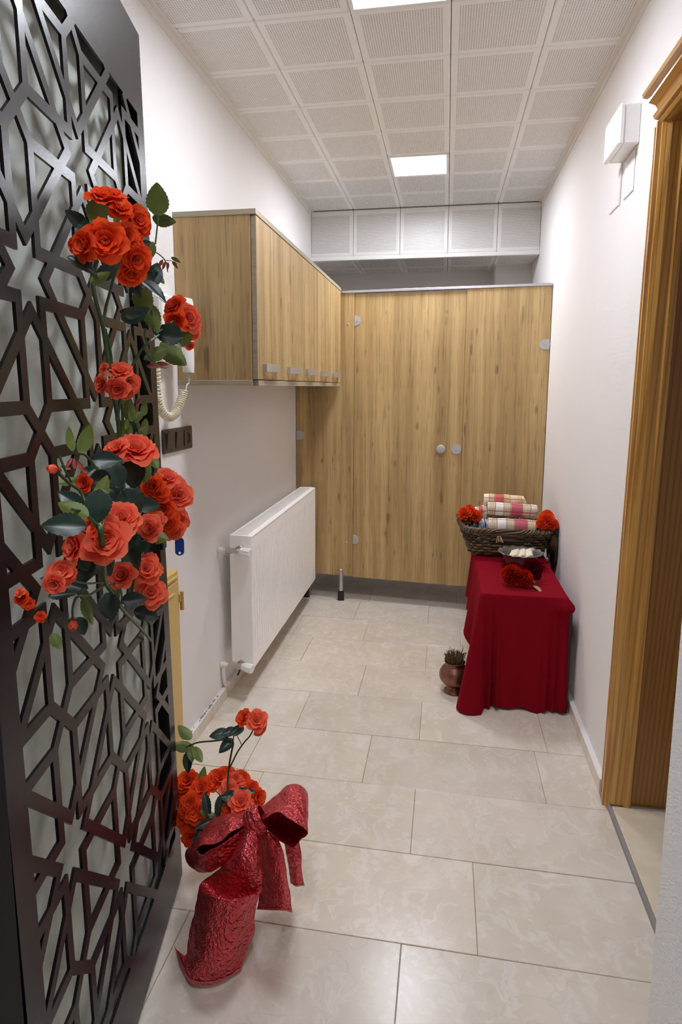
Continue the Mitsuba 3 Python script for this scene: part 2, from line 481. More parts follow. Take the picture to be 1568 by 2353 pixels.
def ext_z(prof, z0, z1):
    m = trimesh.creation.extrude_polygon(Polygon(prof), z1 - z0, engine='earcut')
    m.vertices[:, 2] += z0
    return m


def lean(m):
    # the frame stands a little out of plumb, its top towards the entrance
    m.vertices[:, 1] += 0.010 - 0.040 * m.vertices[:, 2]
    return m


note('door_2', 'varnished yellow-brown wooden door frame in the right wall', None, None, 'structure')
yj = DOOR_Y1 - 0.012
arch = [(XR, yj + .075), (XR - .012, yj + .073), (XR - .018, yj + .064), (XR - .018, yj + .058), (XR - .010, yj + .055), (XR - .012, yj + .040), (XR - .022, yj + .034), (XR - .024, yj + .016),
        (XR - .014, yj + .013), (XR - .014, yj + .003), (XR - .006, yj - .002), (XR, yj - .002)]
add('door_2__architrave', lean(ext_z(arch, 0.0, 2.055)), 'mat_pine')
stop = [(XR - .004, yj + .004), (XR - .004, yj - .004), (XR + .006, yj - .010), (XR + .03, yj - .010), (XR + .034, yj - .018), (XR + .052, yj - .018), (XR + .056, yj), (XR + .056, yj + .010), (XR, yj + .010)]
add('door_2__jamb_moulding', lean(ext_z(stop, 0.022, 2.055)), 'mat_pine')
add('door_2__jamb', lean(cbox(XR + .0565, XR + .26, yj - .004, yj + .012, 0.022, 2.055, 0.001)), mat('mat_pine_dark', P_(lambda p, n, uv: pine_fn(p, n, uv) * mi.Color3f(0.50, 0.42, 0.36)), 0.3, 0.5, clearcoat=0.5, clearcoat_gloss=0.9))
corn = [(XR, 2.050), (XR - .016, 2.050), (XR - .022, 2.058), (XR - .020, 2.066), (XR - .030, 2.070), (XR - .034, 2.082), (XR - .030, 2.088), (XR - .022, 2.100), (XR - .030, 2.118), (XR - .048, 2.128), (XR - .050, 2.140), (XR - .062, 2.144), (XR - .066, 2.156), (XR, 2.160)]
add('door_2__cornice', lean(ext_y([(x, 2.050 + .72 * (z - 2.050)) for x, z in corn], 0.90, 1.972)), 'mat_pine_rail')
add('door_2__head_lining', lean(cbox(XR + .0, XR + .26, DOOR_Y0, yj, DOOR_Z - .012, DOOR_Z + .004, 0.001)), 'mat_pine_dark')
struct('trim_3', cbox(XR - 0.002, XR + 0.26, DOOR_Y0, yj - 0.005, 0.0, 0.022, 0.003), mat('mat_threshold', P_(lambda p, n, uv: mix_((0.70, 0.62, 0.48), (0.60, 0.51, 0.38), fbm_(p.x * 30, p.y * 30, 3.0, 3))), 0.3, 0.5), 'cream marble threshold of the wooden doorway')
struct('trim_4', cbox(XR - 0.012, XR - 0.002, 0.8, 2.0, -0.004, 0.016, 0.002), mat('mat_grey_mortar', P_(lambda p, n, uv: mix_((0.20, 0.19, 0.19), (0.33, 0.31, 0.30), fbm_(p.x * 50, p.y * 12, p.z * 90, 3))), 0.85, 0.2), 'grey mortar edge in front of the marble threshold')
add('trim_4__mortar_lump', hull(np.array([XR - .012, 1.985, 0.012]) + np.random.default_rng(2).normal(0, 1, (22, 3)) * [.006, .012, .006]), 'mat_grey_mortar')
# the room beyond the doorway stays dark
struct('wall_beyond', cat_(trimesh.creation.box(bounds=[[1.6, 0.8, 0], [1.7, 3.0, 2.75]]), trimesh.creation.box(bounds=[[XR + .18, 2.9, 0], [1.7, 3.0, 2.75]]), trimesh.creation.box(bounds=[[XR + .18, 0.8, 2.6], [1.7, 3.0, 2.75]])), 'mat_paint')

# ------------------------------------------------------------------ cubicle front
PA = math.atan(-0.0973)
ca, sa = math.cos(PA), math.sin(PA)


def pw(s, d, z):
    """point on the cubicle front: s along it (x when square on), d out towards the viewer"""
    return np.array([s * ca + d * sa, 3.70 + s * sa - d * ca, z])


PM = np.eye(4)
PM[:3, 0] = [ca, sa, 0]
PM[:3, 1] = [-sa, ca, 0]
PM[:3, 3] = [0, 3.70, 0]


def pbox(s0, s1, d0, d1, z0, z1, b=0.0015):
    return moved(cbox(s0, s1, -d1, -d0, z0, z1, b), PM)


cu = 'toilet_cubicle_front'
note(cu, 'oak effect toilet cubicle front closing the far end of the corridor', 'partition')
s0, s1 = XL / ca + 0.004, XR / ca - 0.004
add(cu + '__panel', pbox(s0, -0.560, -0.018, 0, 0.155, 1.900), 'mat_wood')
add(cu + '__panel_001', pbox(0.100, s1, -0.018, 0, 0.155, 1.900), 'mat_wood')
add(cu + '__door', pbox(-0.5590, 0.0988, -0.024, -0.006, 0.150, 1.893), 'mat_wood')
add(cu + '__head_rail', pbox(s0, s1, -0.022, 0.008, 1.900, 1.915, 0.002), 'mat_alu')


def disc(s, z, r, cut=None, d=0.0, th=0.004):
    pts = [(s + r * math.cos(a), z + r * math.sin(a)) for a in np.linspace(0, 2 * np.pi, 40)[:-1]]
    g = Polygon(pts)
    if cut == 'left':
        g = g.intersection(sbox(s - 0.006, z - 1, s + 1, z + 1))
    if cut == 'flat_right':
        g = g.union(sbox(s, z - r, s + r * 0.9, z + r))
    if cut == 'flat_left':
        g = g.union(sbox(s - r * 0.9, z - r, s, z + r))
    m = trimesh.creation.extrude_polygon(g, th, engine='earcut')
    v = m.vertices.copy()
    m.vertices = np.stack([v[:, 0], -v[:, 2] - d, v[:, 1]], 1)
    return moved(m, PM)


for s, z in ((-0.552, 1.74), (-0.552, 0.395)):
    h = cu + '__door__' + num('cubicle_hinge').replace('cubicle_', '')
    add(h, cat_(disc(s, z, 0.030, 'left', d=-0.006), moved(cyl((s + .012, 0.004, z), (s + .012, -0.003, z), 0.004, 12, .001), PM)), 'mat_grey_plastic')
    add(cu + '__' + num('cubicle_screw').replace('cubicle_', ''), moved(cyl((s - .045, 0.0, z - .02), (s - .045, -.003, z - .02), 0.006, 14, .001), PM), 'mat_alu')
for s, z, c in ((s0 + .026, 1.045, 'flat_left'), (s1 - .026, 1.585, 'flat_right')):
    add(cu + '__' + num('cubicle_bracket').replace('cubicle_', ''), cat_(disc(s, z, 0.028, c), moved(cyl((s, -.003, z), (s, -.007, z), 0.004, 12, .001), PM)), 'mat_grey_plastic')
add(cu + '__door__lock_plate', cat_(disc(0.066, 0.985, 0.029, None, d=-0.005, th=.006), moved(cyl((0.066, -.001, .985), (0.066, -.004, .985), .0045, 12, .001), PM)), 'mat_grey_plastic')
kn = moved(lathe([(.0001, .034), (.018, .034), (.024, .031), (.026, .026), (.024, .021), (.012, .015), (.011, .004), (.016, .002), (.016, -.003), (.0001, -.003)], 30), frame(pw(-0.022, -.003, 0.985), [sa, -ca, 0]))
add(cu + '__door__knob', kn, 'mat_grey_plastic', 40)
for s in (-0.63, -0.862):
    lg = cu + '__' + num('cubicle_leg').replace('cubicle_', '')
    o = pw(s, 0.016, 0)
    add(lg, moved(lathe([(.0001, .205), (.006, .203), (.011, .196), (.0125, .185), (.0145, .06), (.0145, .05), (.0001, .05)], 24), frame(o, [0, 0, 1])), 'mat_alu', 40)
    add(lg + '__foot', moved(lathe([(.0001, .062), (.0165, .062), (.018, .059), (.021, .004), (.023, 0), (.0001, 0)], 24), frame(o, [0, 0, 1])), 'mat_black_plastic', 40, label='black rubber foot')

# ------------------------------------------------------------------ wall cabinet
mat('mat_wood_edge_dark', P_(lambda p, n, uv: edge_fn(p, n, uv) * 0.8), 0.6, 0.3)
wc = 'wall_cabinet'
note(wc, 'long oak effect wall cabinet hung on the left wall above the radiator', 'cabinet')
CX, CY0, CY1, CZ0, CZ1 = -0.637, 2.06, 3.745, 1.352, 1.930
add(wc + '__body', cbox(XL + .001, CX - .020, CY0, CY1, CZ0 + .018, CZ1 - .018, .001), 'mat_wood_shaded')
add(wc + '__top_board', cbox(XL, CX + .001, CY0 - .002, CY1, CZ1 - .018, CZ1, .001), 'mat_wood_edge')
add(wc + '__bottom_board', cat_(cbox(XL, CX - .020, CY0 - .002, CY1, CZ0, CZ0 + .018, .001)), 'mat_wood_edge')
add(wc + '__bottom_lip', cbox(CX - .020, CX - .001, CY0 + .012, CY1, CZ0 - .002, CZ0 + .018, .001), 'mat_wood_edge')
dw = (CY1 - CY0 - 0.004) / 5
for k in range(5):
    y0 = CY0 + 0.002 + k * dw
    d = wc + '__' + num('cabinet_door').replace('cabinet_', '')
    add(d, cbox(CX - .018, CX, y0 + .0015, y0 + dw - .0015, CZ0 + .0205, CZ1 - .0205, .001), 'mat_wood_shaded')
    yc, z = y0 + dw / 2 - .02, CZ0 + .062
    arcp = np.array([(CX + .004 + .018 * math.sqrt(max(0, 1 - (t * 2 - 1) ** 2)) ** 0.7, yc + (t - .5) * .185, z) for t in np.linspace(0.03, .97, 15)])
    P = np.stack([arcp + [0, 0, s] for s in (-.014, .014)], 1)
    Pi = P - np.array([.004, 0, 0])
    strip = cat_(sheet(np.concatenate([P, Pi[:, ::-1], P[:, :1]], 1)))
    ends = cat_(cbox(CX - .001, arcp[0, 0] + .003, arcp[0, 1] - .004, arcp[0, 1] + .004, z - .014, z + .014, .001), cbox(CX - .001, arcp[-1, 0] + .003, arcp[-1, 1] - .004, arcp[-1, 1] + .004, z - .014, z + .014, .001))
    add(d + '__handle', cat_(strip, ends), mat('mat_handle', (0.55, 0.53, 0.50), 0.38, 0.5, metal=0.7) if k == 0 else 'mat_handle', 35)
add(wc + '__edge_band', cbox(CX - .018, CX - .0005, CY0 + .0022, CY0 + .0038, CZ0 + .021, CZ1 - .021, .0004), 'mat_wood_edge_dark')

# ------------------------------------------------------------------ radiator
ra = 'panel_radiator'
note(ra, 'white ribbed panel radiator on the left wall under the cabinet', 'radiator')
RX0, RX1, RY0, RY1, RZ0, RZ1 = -0.886, -0.789, 2.425, 3.715, 0.137, 0.728


def rib_panel(x, sgn, zlo, zhi):
    """pressed panel with vertical channels"""
    ys = [RY0 + .02]
    pitch = 0.0333
    prof = []
    y = RY0 + 0.028
    while y + pitch < RY1 - 0.02:
        prof += [(y, .010), (y + .003, -.003), (y + .008, -.003), (y + .011, .010)]
        y += pitch
    ycol = np.array([RY0 + .004] + [a for a, _ in prof] + [RY1 - .004])
    dcol = np.array([0.010] + [b for _, b in prof] + [0.010])
    zrow = np.array([zlo, zlo + .045, zlo + .062, zhi - .068, zhi - .05, zhi])
    k = np.array([0, 0, 1, 1, 0, 0.0])
    P = np.zeros((len(zrow), len(ycol), 3))
    for i, z in enumerate(zrow):
        P[i, :, 1] = ycol
        P[i, :, 2] = z
        P[i, :, 0] = x + sgn * (0.010 * (1 - k[i]) + dcol * k[i] - 0.010)
    return sheet(P, 0.0)


add(ra + '__front_panel', cat_(rib_panel(RX1, 1, RZ0 + .004, RZ1 - .012), cbox(RX1 - .022, RX1 - .0155, RY0 + .004, RY1 - .004, RZ0 + .004, RZ1 - .012, .002)), 'mat_white_metal')
add(ra + '__back_panel', cbox(RX0, RX0 + .008, RY0 + .004, RY1 - .004, RZ0 + .02, RZ1 - .012, .002), 'mat_white_metal')
add(ra + '__side_cover', cbox(RX0 + .001, RX1 - .002, RY0, RY0 + .004, RZ0, RZ1 - .004, .001), 'mat_white_metal')
add(ra + '__side_cover_001', cbox(RX0 + .001, RX1 - .002, RY1 - .004, RY1, RZ0, RZ1 - .004, .001), 'mat_white_metal')
add(ra + '__front_edge', cat_(cbox(RX1 - .011, RX1 + .0005, RY0, RY1, RZ1 - .013, RZ1 - .001, .003), cbox(RX1 - .011, RX1 + .0005, RY0, RY0 + .010, RZ0, RZ1 - .001, .003), cbox(RX1 - .011, RX1 + .0005, RY1 - .010, RY1, RZ0, RZ1 - .001, .003), cbox(RX1 - .011, RX1 + .0005, RY0, RY1, RZ0, RZ0 + .008, .003)), 'mat_white_metal')
gm = [cbox(RX0, RX0 + .01, RY0, RY1, RZ1 - .014, RZ1, .002), cbox(RX1 - .022, RX1 - .013, RY0, RY1, RZ1 - .014, RZ1, .002), cbox(RX0, RX1 - .013, RY0, RY0 + .014, RZ1 - .014, RZ1, .002), cbox(RX0, RX1 - .013, RY1 - .014, RY1, RZ1 - .014, RZ1, .002)]
n = 90
for k in range(n):
    y = RY0 + .018 + k * (RY1 - RY0 - .036) / (n - 1)
    gm.append(trimesh.creation.box(bounds=[[RX0 + .01, y - .004, RZ1 - .008], [RX1 - .022, y + .004, RZ1 - .002]]))
add(ra + '__top_grille', cat_(*gm), 'mat_white_metal')
fins = []
for k in range(64):
    y = RY0 + .02 + k * (RY1 - RY0 - .04) / 63
    fins.append(trimesh.creation.box(bounds=[[RX0 + .012, y - .0006, RZ0 + .06], [RX1 - .014, y + .0006, RZ1 - .03]]))
add(ra + '__fins', cat_(*fins), 'mat_white_metal', kind='stuff')
for y in (2.60, 3.50):
    add(ra + '__' + num('radiator_bracket').replace('radiator_', ''), cbox(XL + .001, RX0, y, y + .03, .2, .65, .002), 'mat_white_metal')
for k, z in enumerate((0.667, 0.160)):
    v = ra + '__' + num('radiator_valve').replace('radiator_', '')
    y = RY0 - .018
    xb = RX0 + .045
    add(v, cat_(cyl((xb, RY0, z), (xb, y - .020, z), .0105, 16, .002), cyl((xb - .040, y - .004, z), (xb + .014, y - .004, z), .011, 6, .001), cyl((xb, RY0 + .001, z), (xb, RY0 - .006, z), .018, 20, .002), cyl((xb - .052, y - .004, z), (xb - .028, y - .004, z), .0135, 6, .001)), 'mat_nickel', 30)
    kp = [(.0001, 0), (.014, 0), (.016, .003), (.0178, .022), (.0195, .044), (.0175, .049), (.0001, .049)]
    add(v + '__hand_wheel', moved(lathe(kp, 40, wob=lambda a, k: (1 + .07 * np.cos(8 * a) * (1 if 2 < k < 6 else .3), 0)), frame((xb + .012, y - .006, z), [1, -.28, -.06])), 'mat_white', 40, label='white plastic hand wheel')
    if k == 0:
        path = [(xb - .045, y - .004, z), (XL + .03, y - .004, z), (XL + .001, y - .004, z)]
    else:
        path = [(xb - .045, y - .004, z), (XL + .025, y - .004, z), (XL + .014, y - .004, z - .010), (XL + .013, y - .002, z - .06), (XL + .015, y + .015, 0.056), (XL + .016, y + .05, 0.052)]
    add(v + '__pipe', tube(smooth_path(path, 30) if k else path, .0085, 12), 'mat_trim', 40)
    add(v + '__collar', cyl((XL + .001, y - .004, z), (XL + .022, y - .004, z), .013, 18, .002), 'mat_trim', 40)
add(ra + '__bleed_key', tube(smooth_path([(RX0 + .045, RY0 - .02, .150), (RX0 + .043, RY0 - .03, .135), (RX0 + .036, RY0 - .032, .122)], 8), .004, 8), 'mat_black_plastic')

# ------------------------------------------------------------------ switches and socket
sw = 'switch_plate'
note(sw, 'dark brown wall plate with two light switches and a socket', 'switch')
SY0, SY1, SZ0, SZ1 = 1.917, 2.150, 1.123, 1.205
add(sw + '__plate', cbox(XL, XL + .010, SY0, SY1, SZ0, SZ1, .003), 'mat_brown_plastic')
for k in range(2):
    y0 = SY0 + .014 + k * .071
    P = np.array([[XL + .009, y0, SZ0 + .013], [XL + .009, y0 + .052, SZ0 + .013], [XL + .009, y0 + .052, SZ1 - .013], [XL + .009, y0, SZ1 - .013],
                  [XL + .0125, y0, SZ0 + .013], [XL + .0125, y0 + .052, SZ0 + .013], [XL + .0185, y0 + .052, SZ1 - .013], [XL + .0185, y0, SZ1 - .013]])
    add(sw + '__' + num('switch_rocker').replace('switch_', ''), hull(P), 'mat_brown_plastic')
yc = SY0 + .014 + 2 * .071 + .026
ring = moved(lathe([(.0001, -.012), (.0185, -.012), (.0195, .002), (.0235, .003), (.0255, .0), (.0255, -.003)], 32), frame((XL + .011, yc, (SZ0 + SZ1) / 2), [1, 0, 0]))
g = sbox(yc - .026, SZ0 + .013, yc + .026, SZ1 - .013)
fr = trimesh.creation.extrude_polygon(g.difference(Polygon([(yc + .0215 * math.cos(a), (SZ0 + SZ1) / 2 + .0215 * math.sin(a)) for a in np.linspace(0, 2 * np.pi, 33)[:-1]])), .004, engine='earcut')
v = fr.vertices.copy()
fr.vertices = np.stack([v[:, 2] + XL + .010, v[:, 0], v[:, 1]], 1)
add(sw + '__socket', cat_(ring, fr), 'mat_brown_plastic', 30)
add(sw + '__socket__pin_holes', cat_(cyl((XL + .0005, yc - .009, 1.164), (XL + .003, yc - .009, 1.164), .003, 12), cyl((XL + .0005, yc + .009, 1.164), (XL + .003, yc + .009, 1.164), .003, 12)), 'mat_black_plastic')

# ------------------------------------------------------------------ yellow metal box on the left wall
yb = 'utility_box'
note(yb, 'low yellow metal utility box on the left wall, half behind the lattice door', 'box')
BX, BY0, BY1, BZ = -0.864, 1.30, 1.880, 0.742
add(yb + '__body', cbox(XL, BX - .004, BY0, BY1, 0.0, BZ, .004), 'mat_yellow')
add(yb + '__door', cbox(BX - .004, BX, BY0 + .01, BY1 - .008, 0.02, BZ - .035, .002), 'mat_yellow')
add(yb + '__ridge', cat_(cbox(BX - .004, BX + .003, BY0 + .01, BY1 - .012, BZ - .022, BZ - .016, .001), cbox(BX - .002, BX + .004, BY0 + .03, BY1 - .045, BZ - .072, BZ - .066, .001)), 'mat_yellow')
add(yb + '__hinge', cat_(cyl((BX + .003, BY1 + .006, .60), (BX + .003, BY1 + .006, .665), .007, 14, .001), cbox(BX - .003, BX + .004, BY1 - .012, BY1 + .006, .632, .660, .001)), 'mat_yellow_dark', 30)

# ------------------------------------------------------------------ white box and cable duct on the right wall
jb = 'junction_box'
note(jb, 'white plastic junction box high on the right wall beside the wooden doorway', 'box')
add(jb + '__base', cbox(XR - .046, XR, 2.143, 2.322, 2.092, 2.208, .003), 'mat_white')
add(jb + '__lid', cbox(XR - .062, XR - .046, 2.140, 2.325, 2.090, 2.210, .005), 'mat_white')
for k, (y0, y1, z0) in enumerate(((2.335, 2.455, 1.963), (2.170, 2.278, 1.962))):
    add('wall_cover_plate' + ('' if k == 0 else '_001'), cbox(XR - .004, XR, y0, y1, z0, 2.085, .001), 'mat_paint',
        label=('thin painted cover plate on the right wall, the one farther from the wooden doorway', 'thin painted cover plate on the right wall, the one nearer the wooden doorway')[k], cat='cover plate')
add(jb + '__cable', tube([(XR - .004, 2.318, 2.10), (XR - .004, 2.322, 2.04), (XR - .003, 2.326, 1.96)], .003, 8), 'mat_trim')

# ------------------------------------------------------------------ the lattice door, standing open on the left
DB = np.array([-0.685, 1.445, 0.012])
DU = np.array([0.188575, -0.982059, 0.0])       # from the free edge to the hinges
DV = np.array([-0.01464, -0.002811, 0.999889])
DN = -np.cross(DU, DV)                            # out of the face, into the room
DN /= np.linalg.norm(DN)
DM = np.eye(4)
DM[:3, 0], DM[:3, 1], DM[:3, 2], DM[:3, 3] = DU, DV, DN, DB
DW, DH = 0.812, 2.132


def dpt(u, v, d):
    return DB + u * DU + v * DV + d * DN


def dbox(u0, u1, v0, v1, d0, d1, b=0.001):
    return moved(cbox(u0, u1, v0, v1, d0, d1, b), DM)


def lattice_shape(a=0.447, hc=0.036, w=0.0185, v0=0.377, uc=0.412, u0=0.048, u1=0.762, v_lo=0.150, v_hi=1.947):
    segs, r = [], 2 ** .5 * hc
    for i in range(-2, 3):
        for j in range(-2, 9):
            x, y = uc + i * a / 2, v0 + j * a / 2
            if (i + j) % 2 == 0:
                e = a / 2 - hc
                for s in (1, -1):
                    for t in (1, -1):
                        segs += [((x + s * hc, y + t * hc), (x + s * e, y + t * hc)), ((x + s * hc, y + t * hc), (x + s * hc, y + t * e)),
                                 ((x + s * r, y), (x + s * a / 2, y + t * (a / 2 - r))), ((x, y + t * r), (x + s * (a / 2 - r), y + t * a / 2))]
            else:
                segs += [((x - hc, y - hc), (x + hc, y + hc)), ((x - hc, y + hc), (x + hc, y - hc))]
    bars = []
    for (p, q) in segs:
        p, q = np.array(p), np.array(q)
        d = (q - p) / np.linalg.norm(q - p)
        nn = np.array([-d[1], d[0]]) * w / 2
        bars.append(Polygon([p + nn, q + nn, q - nn, p - nn]))
    # mitred points where two bars meet at a star's inner corner
    for i in range(-2, 3):
        for j in range(-2, 9):
            if (i + j) % 2:
                continue
            x, y = uc + i * a / 2, v0 + j * a / 2
            for k in range(8):
                th = k * math.pi / 4
                c = np.array([x + r * math.cos(th), y + r * math.sin(th)])
                o = np.array([math.cos(th), math.sin(th)])
                t_ = np.array([-o[1], o[0]])
                bars.append(Polygon([c - o * w * 0.7071, c + t_ * w * 0.3536 * 2 * .5 - o * w * .3536, c + o * w * .2, c - t_ * w * .3536 * 2 * .5 - o * w * .3536]))
    g = unary_union(bars).buffer(0.0002)
    reg = sbox(u0, v_lo, u1, v_hi)
    holes = reg.difference(g)
    face = sbox(0, 0, DW, DH)
    for h in getattr(holes, 'geoms', [holes]):
        if h.area > 4e-5:
            face = face.difference(h.buffer(0))
    return face


note('door_1', 'tall black metal entrance door with a geometric star lattice over a pale panel, standing open', None, None, 'structure')
lat = lattice_shape()
lat = max(lat.geoms, key=lambda g: g.area) if hasattr(lat, 'geoms') else lat
lm = trimesh.creation.extrude_polygon(lat.simplify(0.0003), 0.005, engine='earcut')
lm.apply_translation([0, 0, -0.005])
add('door_1__lattice', moved(lm, DM), 'mat_black_metal')
add('door_1__backing_panel', dbox(0.056, 0.756, 0.06, 2.07, -0.046, -0.038), 'mat_frost', label='pale frosted panel')
add('door_1__leaf', cat_(dbox(0, DW, 0, DH, -0.060, -0.047, .002), dbox(0, 0.010, 0, DH, -0.047, -0.005, .001), dbox(DW - 0.010, DW, 0, DH, -0.047, -0.005, .001), dbox(.010, DW - .010, 0, 0.010, -0.047, -0.005, .001),
                         dbox(.010, DW - .010, DH - .010, DH, -0.047, -0.005, .001), dbox(0.0101, 0.055, 0.0101, DH - .0101, -0.046, -0.040, .001), dbox(0.757, DW - .0101, 0.0101, DH - .0101, -0.046, -0.040, .001)), 'mat_black_plastic')
add('door_1__lock_plate', dbox(0.008, 0.040, 0.93, 1.12, 0.0003, 0.006, .002), 'mat_black_plastic')
hp = [dpt(0.026, 1.062, 0.004), dpt(0.026, 1.062, 0.050), dpt(0.032, 1.062, 0.062), dpt(0.06, 1.062, 0.066), dpt(0.13, 1.060, 0.066)]
add('door_1__lever', tube(smooth_path(hp, 20), .009, 12), 'mat_black_plastic', 40)
add('door_1__thumb_turn', moved(cat_(cyl((0.030, 0.998, .004), (0.030, 0.998, .02), .011, 16, .002)), DM), 'mat_nickel', 30)
# frame post at the hinges
fp = dpt(DW + 0.03, 0, 0)
struct('door_frame', cat_(cbox(-0.60, -0.5365, 0.535, 0.640, 0, 2.20, .003)), 'mat_jamb', 'black metal post of the entrance door frame at the near left')
for k, v in enumerate((0.30, 1.1, 1.85)):
    add('door_frame__' + num('door_hinge').replace('door_', ''), moved(cyl((DW + .004, v, -.002), (DW + .004, v + .11, -.002), .007, 14, .001).apply_transform(np.eye(4)), DM), 'mat_black_metal', 30)

# key with its blue tag
kt = 'key_tag'
note(kt, 'blue plastic key tag hanging from the lock of the black lattice door', 'key tag')
add(kt + '__tag', moved(cat_(*[trimesh.creation.extrude_polygon(Polygon([(0.0112 * math.cos(a) , 0.0105 * math.sin(a) + (0.0125 if math.sin(a) > 0 else -0.0125)) for a in np.linspace(0, 2 * np.pi, 41)[:-1]]).difference(Polygon([(0.0034 * math.cos(a), -0.0165 + 0.0034 * math.sin(a)) for a in np.linspace(0, 2 * np.pi, 21)[:-1]])), 0.003, engine='earcut')]),
                            frame(dpt(0.030, 0.938, 0.044), [0.25, -0.95, 0.05], [0.97, 0.25, 0])), 'mat_blue')
add(kt + '__ring', tube([dpt(0.030, 0.975, 0.043) + 0.010 * (math.cos(a) * np.array([0, 0, 1.0]) + math.sin(a) * np.array([0.3, -0.95, 0])) for a in np.linspace(0, 2 * np.pi, 25)[:-1]], 0.0009, 6, closed=True), 'mat_alu', 40)
add(kt + '__key', cat_(dbox(0.0275, 0.0325, 0.984, 1.012, 0.036, 0.0385, .0005), moved(cyl((0.03, 1.003, .006), (0.03, 1.003, .037), .003, 10), DM)), 'mat_nickel')

# ------------------------------------------------------------------ intercom handset with its coiled cord
ic = 'intercom_phone'
note(ic, 'white intercom handset with a coiled cord on the left wall beside the wall cabinet', 'phone')
hx = XL + 0.062
hs = patch([[(hx + .010, 2.015, z0), (hx + .026, 2.000 - w, z0), (hx + .030, 1.985, z0 - .002), (hx + .022, 1.962 + w, z0), (hx + .004, 1.955 + w, z0), (hx - .006, 1.985, z0), (hx + .010, 2.015, z0)]
            for z0, w in ((1.395, .008), (1.42, .002), (1.47, .0), (1.53, .003), (1.59, -.004), (1.62, -.006), (1.635, .004))], 24, 25)
add(ic + '__handset', cat_(sheet(hs), hull(hs[0]), hull(hs[-1])), 'mat_white', 40)
add(ic + '__base', cbox(XL, XL + .042, 1.86, 2.02, 1.42, 1.64, .008), 'mat_white')
add(ic + '__cradle', cbox(XL + .041, hx + .004, 1.955, 2.012, 1.57, 1.625, .004), 'mat_white')
add(ic + '__plug', cat_(cbox(hx + .006, hx + .016, 1.976, 1.990, 1.365, 1.397, .002)), 'mat_grey_plastic')
cp = smooth_path([(XL + .045, 1.80, 1.44), (XL + .045, 1.803, 1.38), (XL + .045, 1.81, 1.32), (XL + .045, 1.83, 1.275), (XL + .05, 1.87, 1.250), (XL + .055, 1.915, 1.262), (XL + .06, 1.945, 1.300), (XL + .068, 1.955, 1.335)], 700)
dcp = np.gradient(cp, axis=0)
dcp /= np.linalg.norm(dcp, axis=1, keepdims=True)
aa = np.cross(dcp, [1.0, 0, 0])
aa /= np.linalg.norm(aa, axis=1, keepdims=True)
bb = np.cross(dcp, aa)
ph = np.linspace(0, 2 * np.pi * 37, 700)[:, None]
coil = cp + 0.0125 * (np.cos(ph) * aa + np.sin(ph) * bb)
add(ic + '__cord', tube(coil, .0027, 6), 'mat_cord', 60)
add(ic + '__cord_end', tube(smooth_path([coil[-1], (XL + .07, 1.975, 1.352), (hx + .011, 1.983, 1.358), (hx + .011, 1.983, 1.368)], 14), .0027, 8), 'mat_cord', 60)
UPPER_SPRIGS = [
    [-0.549,1.168,1.592,np.float64(0.0186),0.3,-0.453,-0.238,-0.859,0.435,-0.9,0.02,1],
    [-0.556,1.193,1.593,np.float64(0.0172),0.3,-0.317,-0.175,-0.932,0.431,-0.902,0.023,1],
    [-0.564,1.223,1.598,np.float64(0.0159),0.3,-0.097,-0.071,-0.993,0.425,-0.905,0.024,1],
    [-0.581,1.28,1.611,np.float64(0.0185),0.3,0.568,0.241,-0.787,0.416,-0.909,0.021,1],
    [-0.587,1.288,1.621,np.float64(0.0223),0.3,0.821,0.367,-0.437,0.414,-0.91,0.014,0],
    [-0.553,1.09,1.386,np.float64(0.0244),0.3,0.896,0.443,-0.041,0.437,-0.858,0.269,1],
    [-0.568,1.15,1.39,np.float64(0.0308),0.3,0.887,0.457,0.067,0.426,-0.865,0.267,1],
    [-0.58,1.098,1.314,np.float64(0.0182),0.3,0.193,0.437,0.878,0.451,-0.835,0.316,1],
]
LOWER_SPRIGS = [
    [-0.495,0.741,1.243,np.float64(0.0139),0.3,0.3,0.515,0.803,0.534,-0.788,0.306,1],
    [-0.495,0.759,1.237,np.float64(0.0154),0.3,-0.194,0.242,0.951,0.528,-0.791,0.309,1],
    [-0.495,0.778,1.233,np.float64(0.0169),0.3,-0.501,0.009,0.866,0.522,-0.795,0.31,1],
    [-0.484,0.734,1.241,np.float64(0.0137),0.3,-0.838,-0.455,0.301,0.538,-0.783,0.313,1],
    [-0.495,0.791,1.227,np.float64(0.0159),0.3,-0.769,-0.268,0.58,0.517,-0.795,0.317,1],
    [-0.479,0.702,1.091,np.float64(0.0124),0.3,0.356,-0.323,-0.877,0.505,-0.723,0.472,1],
    [-0.482,0.712,1.085,np.float64(0.0114),0.3,0.582,-0.123,-0.804,0.501,-0.725,0.473,1],
    [-0.565,1.049,1.284,np.float64(0.0238),0.3,-0.224,0.152,0.963,0.468,-0.85,0.243,0],
    [-0.564,1.025,1.271,np.float64(0.0219),0.3,0.061,0.32,0.945,0.472,-0.844,0.255,0],
    [-0.575,1.065,1.278,np.float64(0.021),0.3,0.362,0.438,0.823,0.463,-0.85,0.249,0],
    [-0.561,1.042,1.264,np.float64(0.019),0.3,-0.496,-0.005,0.869,0.468,-0.844,0.262,0],
]

